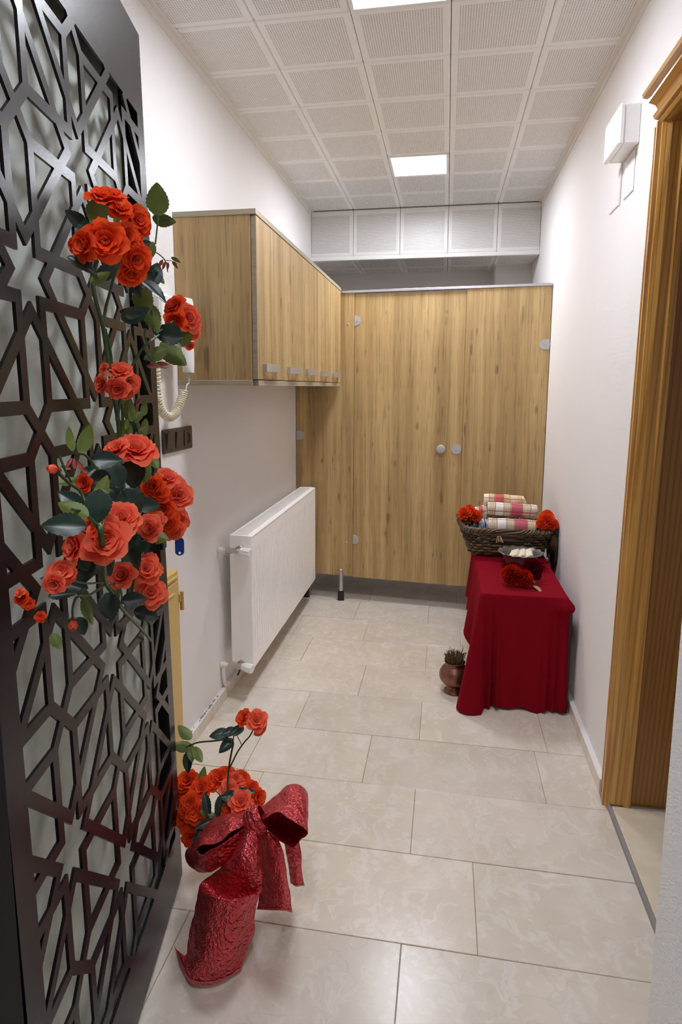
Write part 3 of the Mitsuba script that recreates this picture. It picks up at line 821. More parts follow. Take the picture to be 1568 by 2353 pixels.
# flowers: x, y, z, radius, facing (3), kind; leaves: base (3), length, width ratio, direction (3), facing (3), side; stems: points, radius
UPPER_FLOWERS = [
    [-0.499,0.879,1.623,np.float64(0.028),0.236,-0.456,0.858,0],
    [-0.511,0.939,1.625,np.float64(0.0217),0.738,-0.519,0.431,0],
    [-0.528,1.03,1.63,np.float64(0.0253),0.845,-0.52,0.123,0],
    [-0.538,1.031,1.615,np.float64(0.0209),0.761,-0.573,-0.304,0],
    [-0.465,0.813,1.546,np.float64(0.0274),0.408,-0.906,-0.113,0],
    [-0.479,0.782,1.534,np.float64(0.0207),-0.43,-0.898,-0.092,0],
    [-0.515,0.963,1.586,np.float64(0.0224),0.745,-0.662,0.077,0],
    [-0.506,0.976,1.553,np.float64(0.027),0.783,-0.586,-0.208,0],
    [-0.516,0.975,1.531,np.float64(0.0214),0.572,-0.66,-0.487,0],
    [-0.508,0.98,1.576,np.float64(0.0171),0.814,-0.581,-0.0,0],
    [-0.516,0.814,1.541,np.float64(0.0096),-0.53,-0.833,-0.16,0],
    [-0.552,1.218,1.512,np.float64(0.0239),-0.265,-0.821,0.505,0],
    [-0.576,1.341,1.501,np.float64(0.0322),0.81,-0.568,0.148,1],
    [-0.57,1.26,1.488,np.float64(0.0221),0.271,-0.826,-0.495,0],
    [-0.604,1.438,1.476,np.float64(0.0189),0.618,-0.573,-0.538,1],
    [-0.614,1.438,1.445,np.float64(0.0116),0.492,-0.597,-0.634,1],
    [-0.56,1.006,1.375,np.float64(0.0212),0.353,-0.566,0.745,1],
    [-0.561,0.956,1.379,np.float64(0.0094),-0.267,-0.82,0.506,1],
    [-0.58,0.978,1.353,np.float64(0.0163),-0.418,-0.908,-0.005,1],
    [-0.57,1.056,1.355,np.float64(0.0206),0.862,-0.507,-0.001,1],
    [-0.557,0.99,1.345,np.float64(0.0194),0.271,-0.859,-0.434,1],
    [-0.566,1.039,1.339,np.float64(0.0156),0.662,-0.594,-0.456,1],
]
UPPER_BUDS = [
]
UPPER_LEAVES = [
    [-0.557,1.17,1.673,np.float64(0.0533),0.66,0.074,-0.151,0.986,0.427,-0.889,-0.168,1],
    [-0.579,1.19,1.677,np.float64(0.0412),0.6,0.894,0.419,-0.158,0.433,-0.899,0.064,1],
    [-0.528,1.078,1.643,np.float64(0.0216),0.8,-0.754,-0.496,0.43,0.434,-0.868,-0.241,1],
    [-0.502,0.862,1.617,np.float64(0.0392),0.75,-0.27,0.349,-0.898,0.57,-0.694,-0.441,1],
    [-0.514,0.851,1.574,np.float64(0.032),0.6,-0.442,-0.754,0.486,0.644,-0.644,-0.413,0],
    [-0.49,0.828,1.551,np.float64(0.0429),0.45,-0.689,0.3,0.66,-0.004,-0.912,0.41,0],
    [-0.537,1.105,1.611,np.float64(0.0334),0.62,-0.264,-0.241,-0.934,0.67,-0.743,0.003,1],
    [-0.548,1.116,1.534,np.float64(0.044),0.62,0.155,0.277,0.948,0.601,-0.788,0.131,0],
    [-0.554,1.075,1.543,np.float64(0.0613),0.36,0.782,0.034,-0.623,0.54,-0.535,0.649,0],
    [-0.529,1.034,1.519,np.float64(0.0442),0.72,0.064,0.172,-0.983,0.449,-0.884,-0.126,1],
    [-0.553,1.006,1.462,np.float64(0.0463),0.55,0.881,0.286,0.377,0.424,-0.83,-0.362,0],
    [-0.542,1.084,1.499,np.float64(0.0496),0.62,0.197,0.232,-0.953,0.521,-0.848,-0.099,1],
    [-0.51,1.164,1.444,np.float64(0.0525),0.75,-0.893,-0.412,0.182,0.423,-0.906,0.022,0],
    [-0.575,1.198,1.437,np.float64(0.0621),0.62,0.689,0.208,-0.694,0.497,-0.833,0.243,1],
    [-0.524,1.117,1.419,np.float64(0.0426),0.55,-0.743,-0.501,-0.443,0.434,-0.865,0.251,1],
    [-0.598,1.351,1.438,np.float64(0.0476),0.55,0.392,0.292,0.873,0.681,-0.729,-0.062,1],
    [-0.507,0.788,1.522,np.float64(0.0387),0.42,0.819,0.258,-0.513,0.502,-0.755,0.422,0],
    [-0.511,0.862,1.503,np.float64(0.0433),0.5,0.764,0.173,0.621,0.46,-0.821,-0.337,0],
    [-0.507,0.838,1.495,np.float64(0.03),0.5,0.728,0.463,0.505,0.514,-0.857,0.045,1],
    [-0.526,0.996,1.517,np.float64(0.022),0.6,0.553,0.238,-0.798,0.468,-0.881,0.061,0],
    [-0.559,1.165,1.565,np.float64(0.022),0.5,0.538,-0.076,-0.839,0.418,-0.841,0.344,1],
    [-0.549,1.108,1.558,np.float64(0.0194),0.6,0.678,0.358,0.642,0.445,-0.895,0.029,0],
    [-0.545,0.983,1.614,np.float64(0.0214),0.5,0.549,0.071,0.832,0.467,-0.852,-0.236,1],
    [-0.573,1.06,1.281,np.float64(0.0449),0.45,-0.09,0.093,0.992,0.623,-0.772,0.129,1],
    [-0.583,1.111,1.25,np.float64(0.0271),0.6,0.248,0.558,0.792,0.589,-0.736,0.334,1],
    [-0.583,1.071,1.285,np.float64(0.031),0.6,0.629,0.639,0.443,0.61,-0.759,0.228,1],
    [-0.584,1.132,1.291,np.float64(0.0291),0.5,-0.03,0.363,0.931,0.653,-0.699,0.293,1],
    [-0.572,1.031,1.29,np.float64(0.0423),0.62,0.141,0.0,-0.99,0.482,-0.874,0.069,1],
    [-0.566,1.053,1.286,np.float64(0.0287),0.55,-0.078,-0.116,-0.99,0.474,-0.878,0.065,0],
    [-0.583,1.14,1.286,np.float64(0.0377),0.4,-0.01,-0.317,-0.948,0.66,-0.715,0.232,1],
    [-0.51,0.878,1.543,np.float64(0.0193),0.5,-0.717,-0.528,0.455,0.5,-0.845,-0.191,0],
    [-0.559,1.086,1.6,np.float64(0.0237),0.5,0.749,0.524,0.404,0.606,-0.789,-0.1,0],
    [-0.524,1.016,1.47,np.float64(0.0298),0.6,-0.867,-0.478,0.14,0.467,-0.878,-0.106,0],
]
UPPER_STEMS = [
    [[[-0.578,1.029,1.253],[-0.577,1.022,1.293],[-0.575,1.005,1.347],[-0.573,0.991,1.398],[-0.571,0.977,1.448],[-0.552,0.927,1.484],[-0.513,0.857,1.504],[-0.487,0.826,1.522]],0.0042],
    [[[-0.576,1.017,1.289],[-0.576,1.038,1.335],[-0.564,1.051,1.378],[-0.546,1.059,1.413],[-0.532,1.067,1.429],[-0.536,1.11,1.444]],0.0032],
    [[[-0.571,0.977,1.447],[-0.568,0.983,1.477],[-0.548,0.961,1.495],[-0.516,0.921,1.515],[-0.506,0.924,1.541]],0.0028],
    [[[-0.575,1.005,1.351],[-0.576,1.008,1.399],[-0.575,0.998,1.428],[-0.573,0.988,1.445]],0.0028],
    [[[-0.582,1.047,1.252],[-0.583,1.05,1.292],[-0.575,1.035,1.316]],0.003],
    [[[-0.54,1.057,1.417],[-0.542,1.097,1.394],[-0.555,1.165,1.385],[-0.564,1.21,1.389]],0.0018],
    [[[-0.524,1.016,1.527],[-0.529,1.043,1.513],[-0.536,1.08,1.496],[-0.538,1.094,1.466],[-0.533,1.096,1.447],[-0.568,1.252,1.487]],0.002],
    [[[-0.55,1.092,1.605],[-0.543,1.112,1.598],[-0.556,1.178,1.6],[-0.563,1.213,1.594],[-0.564,1.22,1.578]],0.0014],
    [[[-0.563,1.214,1.6],[-0.571,1.257,1.607],[-0.581,1.306,1.611]],0.001],
    [[[-0.548,1.136,1.615],[-0.551,1.149,1.637],[-0.553,1.16,1.664],[-0.554,1.161,1.672]],0.0017],
    [[[-0.513,0.856,1.498],[-0.504,0.861,1.505],[-0.495,0.865,1.512]],0.0018],
    [[[-0.546,1.086,1.426],[-0.534,1.051,1.439],[-0.529,1.047,1.45]],0.0018],
    [[[-0.579,1.052,1.343],[-0.565,1.006,1.336],[-0.569,1.0,1.347]],0.0015],
]
LOWER_FLOWERS = [
    [-0.523,0.981,1.242,np.float64(0.0343),0.362,-0.479,0.8,1],
    [-0.52,0.91,1.25,np.float64(0.0223),-0.091,-0.606,0.791,1],
    [-0.517,0.847,1.216,np.float64(0.0105),0.006,-0.76,0.65,1],
    [-0.522,0.82,1.207,np.float64(0.0141),-0.063,-0.986,0.151,0],
    [-0.539,1.071,1.162,np.float64(0.0213),0.049,-0.964,0.26,0],
    [-0.541,1.136,1.17,np.float64(0.0224),0.426,-0.525,0.737,1],
    [-0.554,1.205,1.146,np.float64(0.0201),0.691,-0.499,0.524,1],
    [-0.533,1.175,1.126,np.float64(0.0268),0.654,-0.65,0.387,1],
    [-0.529,1.075,1.148,np.float64(0.0181),0.419,-0.836,0.355,0],
    [-0.546,1.162,1.111,np.float64(0.0266),0.782,-0.585,-0.216,1],
    [-0.531,1.088,1.117,np.float64(0.025),0.323,-0.902,-0.286,0],
    [-0.547,1.198,1.073,np.float64(0.0238),0.83,-0.515,0.214,1],
    [-0.514,0.999,1.099,np.float64(0.0232),0.153,-0.933,0.326,1],
    [-0.538,1.123,1.082,np.float64(0.0241),0.644,-0.765,0.012,0],
    [-0.536,1.144,1.061,np.float64(0.0228),0.574,-0.731,-0.37,1],
    [-0.524,1.049,1.103,np.float64(0.0162),0.437,-0.876,0.206,1],
    [-0.474,0.839,1.153,np.float64(0.0274),0.435,-0.574,0.693,1],
    [-0.444,0.739,1.147,np.float64(0.0313),0.492,-0.809,0.323,1],
    [-0.455,0.686,1.15,np.float64(0.0196),-0.468,-0.838,0.281,1],
    [-0.456,0.775,1.126,np.float64(0.0183),0.701,-0.66,-0.272,1],
    [-0.465,0.737,1.161,np.float64(0.0174),-0.074,-0.723,0.687,0],
    [-0.446,0.643,1.132,np.float64(0.0145),0.283,-0.626,0.726,1],
    [-0.442,0.651,1.127,np.float64(0.0125),0.836,-0.443,0.323,1],
    [-0.436,0.616,1.126,np.float64(0.0124),0.282,-0.934,-0.219,1],
    [-0.501,0.879,1.05,np.float64(0.0222),0.069,-0.827,0.558,1],
    [-0.517,0.991,1.028,np.float64(0.0263),0.609,-0.633,0.479,1],
    [-0.511,0.991,0.985,np.float64(0.0272),0.575,-0.727,0.375,1],
    [-0.509,0.655,1.091,np.float64(0.0091),0.104,-0.938,0.33,0],
    [-0.525,0.687,1.07,np.float64(0.0079),0.716,-0.698,0.011,0],
    [-0.508,0.651,1.099,np.float64(0.0059),0.075,-0.7,0.711,1],
    [-0.557,0.752,1.026,np.float64(0.0074),0.563,-0.759,0.327,0],
]
LOWER_BUDS = [
    [-0.49,0.705,1.244,np.float64(0.0105),-0.454,-0.848,0.275,1],
    [-0.506,0.751,1.019,np.float64(0.011),0.385,-0.657,-0.648,1],
]
LOWER_LEAVES = [
    [-0.499,0.763,1.261,np.float64(0.0308),0.34,-0.215,0.121,0.969,0.721,-0.65,0.241,1],
    [-0.509,0.795,1.254,np.float64(0.0408),0.5,0.241,0.286,0.927,0.351,-0.917,0.191,1],
    [-0.513,0.826,1.242,np.float64(0.0412),0.62,0.864,0.5,-0.057,0.48,-0.784,0.394,0],
    [-0.55,1.082,1.223,np.float64(0.0312),0.6,0.559,-0.111,-0.822,0.421,-0.816,0.397,1],
    [-0.541,1.042,1.173,np.float64(0.0416),0.42,0.043,0.299,0.953,0.6,-0.771,0.215,1],
    [-0.451,0.745,1.214,np.float64(0.0426),0.72,0.055,-0.34,-0.939,0.499,-0.805,0.321,0],
    [-0.463,0.753,1.19,np.float64(0.0391),0.5,0.158,0.476,0.865,0.492,-0.798,0.348,1],
    [-0.412,0.649,1.186,np.float64(0.0445),0.62,-0.851,-0.509,0.126,0.496,-0.704,0.509,0],
    [-0.428,0.68,1.191,np.float64(0.035),0.62,-0.833,-0.315,0.455,0.51,-0.754,0.413,1],
    [-0.491,0.883,1.191,np.float64(0.0449),0.85,0.374,-0.091,-0.923,0.466,-0.842,0.272,0],
    [-0.514,0.945,1.153,np.float64(0.0427),0.6,0.801,0.584,-0.13,0.596,-0.76,0.26,0],
    [-0.458,0.714,1.195,np.float64(0.0324),0.6,-0.771,-0.254,0.584,0.525,-0.773,0.356,0],
    [-0.517,0.884,1.23,np.float64(0.0421),0.8,0.398,-0.129,-0.908,0.48,-0.814,0.327,0],
    [-0.538,0.993,1.222,np.float64(0.0454),0.9,0.192,-0.263,-0.945,0.457,-0.828,0.323,0],
    [-0.494,0.848,1.215,np.float64(0.0299),0.8,-0.784,-0.577,-0.229,0.495,-0.804,0.33,0],
    [-0.538,1.039,1.078,np.float64(0.0356),0.75,0.867,0.396,-0.304,0.493,-0.772,0.401,1],
    [-0.509,0.783,1.048,np.float64(0.0388),0.36,0.419,-0.227,-0.879,0.615,-0.641,0.459,1],
    [-0.538,0.977,0.954,np.float64(0.0419),0.62,0.904,0.258,-0.341,0.409,-0.758,0.508,0],
    [-0.516,0.717,1.019,np.float64(0.0234),0.6,0.609,-0.15,-0.779,0.502,-0.687,0.525,1],
    [-0.524,0.789,1.014,np.float64(0.0255),0.75,0.476,-0.182,-0.86,0.616,-0.629,0.474,0],
    [-0.478,0.662,1.092,np.float64(0.0303),0.5,0.802,0.597,0.002,0.444,-0.598,0.667,0],
    [-0.49,0.771,1.122,np.float64(0.0459),0.6,0.047,-0.485,-0.873,0.493,-0.749,0.442,0],
    [-0.504,0.813,1.109,np.float64(0.0397),0.7,0.57,-0.114,-0.814,0.475,-0.763,0.439,0],
    [-0.529,0.943,1.089,np.float64(0.0513),0.6,0.495,-0.281,-0.822,0.425,-0.746,0.512,0],
    [-0.524,0.87,1.024,np.float64(0.0413),0.7,0.358,-0.355,-0.864,0.455,-0.742,0.493,0],
    [-0.54,0.938,0.985,np.float64(0.0405),0.55,0.87,0.492,0.003,0.428,-0.759,0.49,0],
    [-0.553,1.068,0.915,np.float64(0.0476),0.35,0.418,0.644,0.641,0.642,-0.708,0.293,0],
    [-0.48,0.754,1.097,np.float64(0.03),0.6,-0.477,-0.029,0.878,0.525,-0.811,0.258,0],
    [-0.468,0.733,1.079,np.float64(0.0326),0.5,-0.865,-0.383,0.323,0.497,-0.732,0.465,0],
    [-0.521,0.993,1.093,np.float64(0.0429),0.6,-0.222,-0.371,-0.902,0.457,-0.856,0.24,0],
    [-0.519,0.924,1.126,np.float64(0.0431),0.7,0.216,-0.136,-0.967,0.475,-0.85,0.226,0],
    [-0.535,0.834,1.213,np.float64(0.0288),0.6,0.574,0.642,0.509,0.495,-0.767,0.408,0],
    [-0.53,1.037,1.068,np.float64(0.0352),0.6,0.045,-0.359,-0.932,0.433,-0.834,0.342,0],
    [-0.521,0.759,1.217,np.float64(0.024),0.5,0.764,0.623,0.168,0.517,-0.747,0.418,1],
    [-0.565,1.158,1.171,np.float64(0.0264),0.6,0.328,0.003,-0.945,0.431,-0.89,0.147,0],
    [-0.474,0.673,1.11,np.float64(0.0162),0.5,-0.855,-0.471,0.218,0.509,-0.68,0.529,0],
    [-0.492,0.873,1.165,np.float64(0.0338),0.7,-0.532,0.06,0.844,0.473,-0.806,0.355,0],
]
LOWER_STEMS = [
    [[[-0.578,1.029,1.253],[-0.571,1.02,1.215],[-0.555,0.993,1.172],[-0.539,0.968,1.131],[-0.536,0.955,1.081],[-0.548,0.971,1.037]],0.0038],
    [[[-0.441,0.721,1.171],[-0.435,0.716,1.161],[-0.45,0.742,1.127],[-0.486,0.803,1.07],[-0.502,0.836,1.048],[-0.524,0.898,1.004],[-0.559,0.982,0.949],[-0.612,1.131,0.857],[-0.656,1.265,0.767]],0.0042],
    [[[-0.442,0.723,1.165],[-0.438,0.702,1.181],[-0.439,0.68,1.197],[-0.441,0.666,1.202]],0.0026],
    [[[-0.493,0.813,1.056],[-0.489,0.767,1.057],[-0.489,0.739,1.064],[-0.5,0.744,1.047],[-0.506,0.751,1.029]],0.002],
    [[[-0.492,0.715,1.24],[-0.492,0.74,1.221],[-0.491,0.762,1.206],[-0.479,0.758,1.186]],0.0024],
    [[[-0.498,0.772,1.258],[-0.496,0.786,1.254],[-0.5,0.81,1.239],[-0.496,0.817,1.228]],0.0022],
    [[[-0.495,0.727,1.259],[-0.49,0.73,1.24],[-0.493,0.747,1.22]],0.0018],
    [[[-0.544,1.15,1.139],[-0.532,1.091,1.136],[-0.533,1.071,1.127],[-0.532,1.04,1.101],[-0.537,1.013,1.074],[-0.543,0.998,1.029]],0.0022],
    [[[-0.539,1.128,1.112],[-0.532,1.094,1.102],[-0.538,1.123,1.082]],0.0016],
    [[[-0.55,0.98,1.034],[-0.55,0.984,0.993],[-0.561,0.989,0.95]],0.0034],
    [[[-0.527,0.967,1.024],[-0.536,0.965,0.984],[-0.552,0.969,0.958]],0.002],
    [[[-0.502,0.836,1.048],[-0.509,0.871,1.039],[-0.52,0.907,1.013],[-0.543,0.946,0.975]],0.0018],
    [[[-0.465,0.688,1.107],[-0.473,0.733,1.086],[-0.488,0.804,1.064]],0.0018],
    [[[-0.44,0.723,1.159],[-0.444,0.736,1.168],[-0.448,0.745,1.171]],0.0022],
]
BOUQUET_FLOWERS = [
    [-0.687,1.5,0.252,np.float64(0.0366),0.026,-0.535,0.845,0],
    [-0.695,1.48,0.219,np.float64(0.0315),-0.137,-0.767,0.626,0],
    [-0.634,1.47,0.257,np.float64(0.0334),0.09,-0.562,0.822,0],
    [-0.611,1.49,0.261,np.float64(0.0289),0.253,-0.414,0.875,0],
    [-0.596,1.51,0.268,np.float64(0.0316),0.106,-0.388,0.916,0],
    [-0.579,1.53,0.261,np.float64(0.0344),0.269,-0.352,0.896,0],
    [-0.553,1.52,0.256,np.float64(0.0292),0.405,-0.371,0.836,1],
    [-0.549,1.46,0.274,np.float64(0.0282),0.321,-0.602,0.731,1],
    [-0.54,1.54,0.252,np.float64(0.0271),0.451,-0.356,0.818,0],
    [-0.497,1.5,0.253,np.float64(0.024),0.634,-0.41,0.656,0],
    [-0.472,1.48,0.244,np.float64(0.026),0.745,-0.451,0.492,0],
    [-0.495,1.47,0.241,np.float64(0.0236),0.59,-0.52,0.618,0],
    [-0.65,1.43,0.237,np.float64(0.0327),0.033,-0.703,0.711,0],
    [-0.633,1.42,0.221,np.float64(0.0325),0.22,-0.716,0.662,0],
    [-0.662,1.42,0.201,np.float64(0.0304),-0.145,-0.751,0.644,0],
    [-0.642,1.41,0.186,np.float64(0.0302),0.156,-0.88,0.448,0],
    [-0.634,1.4,0.163,np.float64(0.03),0.49,-0.862,0.13,0],
    [-0.661,1.42,0.227,np.float64(0.0233),-0.22,-0.704,0.675,0],
    [-0.501,1.42,0.269,np.float64(0.0342),0.286,-0.554,0.782,1],
    [-0.534,1.42,0.246,np.float64(0.0275),0.062,-0.598,0.799,0],
    [-0.551,1.42,0.229,np.float64(0.0253),-0.096,-0.705,0.703,0],
    [-0.481,1.42,0.248,np.float64(0.0205),0.64,-0.578,0.506,0],
    [-0.483,1.4,0.52,np.float64(0.0242),-0.303,-0.634,0.711,0],
    [-0.449,1.4,0.515,np.float64(0.0307),0.384,-0.636,0.669,1],
    [-0.44,1.4,0.493,np.float64(0.0198),0.688,-0.725,0.01,1],
]
BOUQUET_BUDS = [
]
BOUQUET_LEAVES = [
    [-0.64,1.483,0.25,np.float64(0.0485),0.5,-0.064,0.706,0.705,0.45,-0.61,0.652,1],
    [-0.529,1.429,0.453,np.float64(0.0497),0.6,-0.937,-0.349,0.024,0.234,-0.575,0.784,0],
    [-0.512,1.43,0.466,np.float64(0.0383),0.6,-0.856,-0.498,-0.141,0.24,-0.623,0.745,0],
    [-0.525,1.407,0.461,np.float64(0.0382),0.35,0.567,0.685,0.457,0.249,-0.672,0.697,0],
    [-0.493,1.43,0.475,np.float64(0.0292),0.5,-0.587,-0.699,-0.409,0.229,-0.627,0.745,0],
    [-0.525,1.435,0.436,np.float64(0.043),0.6,-0.566,-0.696,-0.442,0.255,-0.658,0.709,0],
    [-0.65,1.456,0.409,np.float64(0.047),0.62,-0.81,0.188,0.555,0.364,-0.581,0.728,1],
    [-0.655,1.468,0.381,np.float64(0.0495),0.6,-0.942,-0.322,0.098,0.271,-0.553,0.788,1],
    [-0.656,1.463,0.392,np.float64(0.0444),0.5,0.308,-0.6,-0.739,0.511,-0.551,0.66,1],
    [-0.639,1.449,0.393,np.float64(0.0417),0.55,0.592,-0.446,-0.671,0.415,-0.545,0.728,1],
    [-0.674,1.483,0.357,np.float64(0.0523),0.5,0.197,-0.514,-0.835,0.157,-0.824,0.544,0],
    [-0.533,1.427,0.275,np.float64(0.0601),0.5,0.898,0.432,0.078,0.211,-0.581,0.786,0],
    [-0.559,1.421,0.274,np.float64(0.053),0.5,0.936,0.353,-0.005,0.238,-0.62,0.747,0],
    [-0.561,1.435,0.273,np.float64(0.0506),0.5,0.002,-0.611,-0.792,0.298,-0.755,0.584,0],
    [-0.61,1.436,0.271,np.float64(0.0601),0.4,0.4,-0.525,-0.751,0.298,-0.701,0.648,0],
    [-0.558,1.418,0.218,np.float64(0.064),0.35,-0.826,-0.548,-0.13,0.239,-0.55,0.8,0],
    [-0.517,1.388,0.236,np.float64(0.052),0.5,0.872,0.477,0.112,0.206,-0.563,0.8,0],
    [-0.613,1.409,0.237,np.float64(0.046),0.4,0.965,0.057,-0.255,0.242,-0.556,0.795,1],
    [-0.592,1.412,0.209,np.float64(0.057),0.35,-0.377,-0.765,-0.522,0.279,-0.631,0.723,0],
    [-0.492,1.41,0.244,np.float64(0.0453),0.5,-0.892,-0.443,-0.086,0.228,-0.607,0.761,0],
]
BOUQUET_STEMS = [
    [[[-0.545,1.39,0.208],[-0.543,1.42,0.255],[-0.545,1.45,0.335],[-0.529,1.43,0.399],[-0.52,1.42,0.437],[-0.539,1.42,0.441],[-0.579,1.43,0.427],[-0.63,1.45,0.405],[-0.666,1.46,0.383]],0.0028],
    [[[-0.545,1.45,0.335],[-0.51,1.42,0.407],[-0.486,1.41,0.446],[-0.467,1.4,0.472],[-0.454,1.4,0.5]],0.0022],
    [[[-0.52,1.42,0.437],[-0.518,1.42,0.455]],0.0018],
    [[[-0.492,1.41,0.435],[-0.503,1.42,0.444],[-0.509,1.42,0.456]],0.0012],
    [[[-0.551,1.39,0.214],[-0.574,1.42,0.226],[-0.575,1.44,0.243],[-0.55,1.44,0.255],[-0.52,1.44,0.259]],0.0022],
    [[[-0.557,1.39,0.213],[-0.592,1.42,0.223],[-0.62,1.43,0.238]],0.0022],
    [[[-0.551,1.39,0.214],[-0.554,1.45,0.232],[-0.592,1.47,0.258]],0.0022],
    [[[-0.539,1.39,0.215],[-0.548,1.45,0.233],[-0.544,1.49,0.25]],0.0022],
    [[[-0.563,1.39,0.206],[-0.601,1.41,0.211],[-0.625,1.41,0.207]],0.002],
    [[[-0.547,1.38,0.216],[-0.55,1.41,0.218],[-0.531,1.42,0.234]],0.002],
]

# ------------------------------------------------------------------ artificial roses
frng = np.random.default_rng(21)


def petal(L, W, t0, t1, cup, ruf, az, br, bz, rs):
    nt, ns = 7, 7
    t = np.linspace(0, 1, nt)[:, None]
    s = np.linspace(-1, 1, ns)[None, :]
    tt = t * (1 - 0.20 * s ** 2 * t)
    th = np.radians(t0 + (t1 - t0) * tt)
    thm = np.radians(t0 + (t1 - t0) * tt * 0.5)
    r = br + L * tt * np.sin(thm)
    z = bz + L * tt * np.cos(thm)
    w = W * np.maximum(0.05, 1 - np.abs((t - 0.62) / 0.64) ** 2.3) ** 0.65
    x = s * w
    k = cup * (s ** 2) * w
    r = r - k * np.cos(th)
    z = z + k * np.sin(th)
    ph = rs.uniform(0, 6.28)
    wv = ruf * t ** 3 * np.sin(2.6 * s * np.pi + ph)
    r, z = r + wv * np.cos(th), z - wv * np.sin(th) + 0.3 * wv
    P = np.stack([x, r + 0 * x, z + 0 * x], -1)
    c, sn = math.cos(az), math.sin(az)
    return np.stack([P[..., 0] * c - P[..., 1] * sn, P[..., 0] * sn + P[..., 1] * c, P[..., 2]], -1), t + 0 * s


def rose(seed, base, edge, half=False):
    rs = np.random.default_rng(seed)
    base, edge = np.array(lin(*base)), np.array(lin(*edge))
    ms, cs = [], []
    layers = [(6, 1.03, .50, 34, 112, .25, .07, .04, -.10), (5, .88, .46, 20, 88, .42, .07, .04, -.04), (5, .70, .38, 10, 62, .55, .05, .03, 0.0), (4, .52, .30, 2, 38, .75, .03, .02, .02), (3, .40, .22, -6, 14, 1.0, .02, .02, .03)]
    for li, (n, L, W, a, b, cup, ruf, br, bz) in enumerate(layers):
        o = rs.uniform(0, 6.28)
        for i in range(n):
            P, t = petal(L * rs.uniform(.9, 1.08), W * rs.uniform(.9, 1.1), a + rs.uniform(-8, 8), b + rs.uniform(-12, 12), cup * rs.uniform(.8, 1.2), ruf, o + i * 6.283 / n + rs.uniform(-.16, .16), br, bz, rs)
            m = sheet(P)
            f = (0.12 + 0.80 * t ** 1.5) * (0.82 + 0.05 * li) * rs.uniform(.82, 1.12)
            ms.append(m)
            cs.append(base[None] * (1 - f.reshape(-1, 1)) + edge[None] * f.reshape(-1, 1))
    for i in range(7):
        a = i * .9
        q = tube([(0, 0, .1), (.05 * math.cos(a), .05 * math.sin(a), .42), (.12 * math.cos(a), .12 * math.sin(a), .56)], .011, 4)
        ms.append(q)
        cs.append(np.tile([0.78, 0.36, 0.30], (len(q.vertices), 1)) * min(1.0, edge[0] / .6))
    return trimesh.util.concatenate(ms), np.vstack(cs)


def bud(seed, base, edge):
    rs = np.random.default_rng(seed)
    base, edge = np.array(lin(*base)), np.array(lin(*edge))
    ms, cs = [], []
    for i in range(5):
        P, t = petal(1.5, .62, 30, -24, .55, .02, i * 1.257 + rs.uniform(-.1, .1), .25, -.7, rs)
        ms.append(sheet(P))
        f = .25 + .7 * t
        cs.append(base[None] * (1 - f.reshape(-1, 1)) + edge[None] * f.reshape(-1, 1))
    return trimesh.util.concatenate(ms), np.vstack(cs)


scene['mat_petal'] = {'type': 'principledthin', 'base_color': {'type': 'mesh_attribute', 'name': 'vertex_color'}, 'roughness': 0.6, 'diff_trans': 0.75, 'spec_trans': 0.0, 'eta': 1.3}
GREEN_FRONT = {'type': 'principled', 'base_color': mikit.proc(lambda p, n, uv: mix_((0.007, 0.021, 0.015), (0.020, 0.044, 0.030), fbm_(p.x * 60, p.y * 60, p.z * 60, 2))), 'roughness': 0.36, 'specular': 0.5}
GREEN_BACK = {'type': 'principled', 'base_color': mikit.proc(lambda p, n, uv: mix_((0.085, 0.118, 0.018), (0.16, 0.205, 0.044), fbm_(p.x * 40 + 3, p.y * 40, p.z * 40, 2))), 'roughness': 0.5, 'specular': 0.4}
scene['mat_leaf'] = {'type': 'twosided', 'front': GREEN_FRONT, 'back': GREEN_BACK}
mat('mat_stem', P_(lambda p, n, uv: mix_((0.020, 0.062, 0.022), (0.055, 0.095, 0.026), fbm_(p.x * 30, p.y * 30, p.z * 30, 2))), 0.4, 0.5)
mat('mat_sprig', (0.13, 0.20, 0.045), 0.5, 0.4)
mat('mat_red_sprig', (0.30, 0.055, 0.035), 0.5, 0.4)

PROTO = {}
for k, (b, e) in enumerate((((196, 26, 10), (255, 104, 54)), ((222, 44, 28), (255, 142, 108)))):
    for v in range(4):
        m, c = rose(10 * k + v, b, e)
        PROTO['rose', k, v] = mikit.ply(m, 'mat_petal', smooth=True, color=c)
    m, c = bud(40 + k, b, e)
    PROTO['bud', k] = mikit.ply(m, 'mat_petal', smooth=True, color=c)


def leaf_mesh(seed, W):
    rs = np.random.default_rng(seed)
    nt, ns = 19, 7
    t = np.linspace(0, 1, nt)[:, None]
    s = np.linspace(-1, 1, ns)[None, :]
    w = 0.5 * W * np.sin(np.pi * np.clip(t, 0, 1) ** 0.80) ** 0.78
    saw = 1 + 0.05 * np.where(np.arange(nt) % 2, 1, -1)[:, None] * (np.abs(s) > .95)
    x = s * w * saw
    z = 0.16 * np.abs(x) / max(W, .2) + rs.uniform(-.22, -.08) * (t - .3) ** 2 + 0.012 * np.sin(9 * t + 3 * np.abs(s)) * np.abs(s)
    P = np.stack([-x, t + 0 * x - 0.03 * np.abs(s) * 0, z], -1)
    return sheet(P), P


LEAVES = {}
for wi, W in enumerate((.36, .46, .58, .72, .86)):
    for v in range(2):
        m, P = leaf_mesh(60 + wi * 2 + v, W)
        LEAVES[wi, v] = mikit.ply(m, 'mat_leaf', smooth=True)


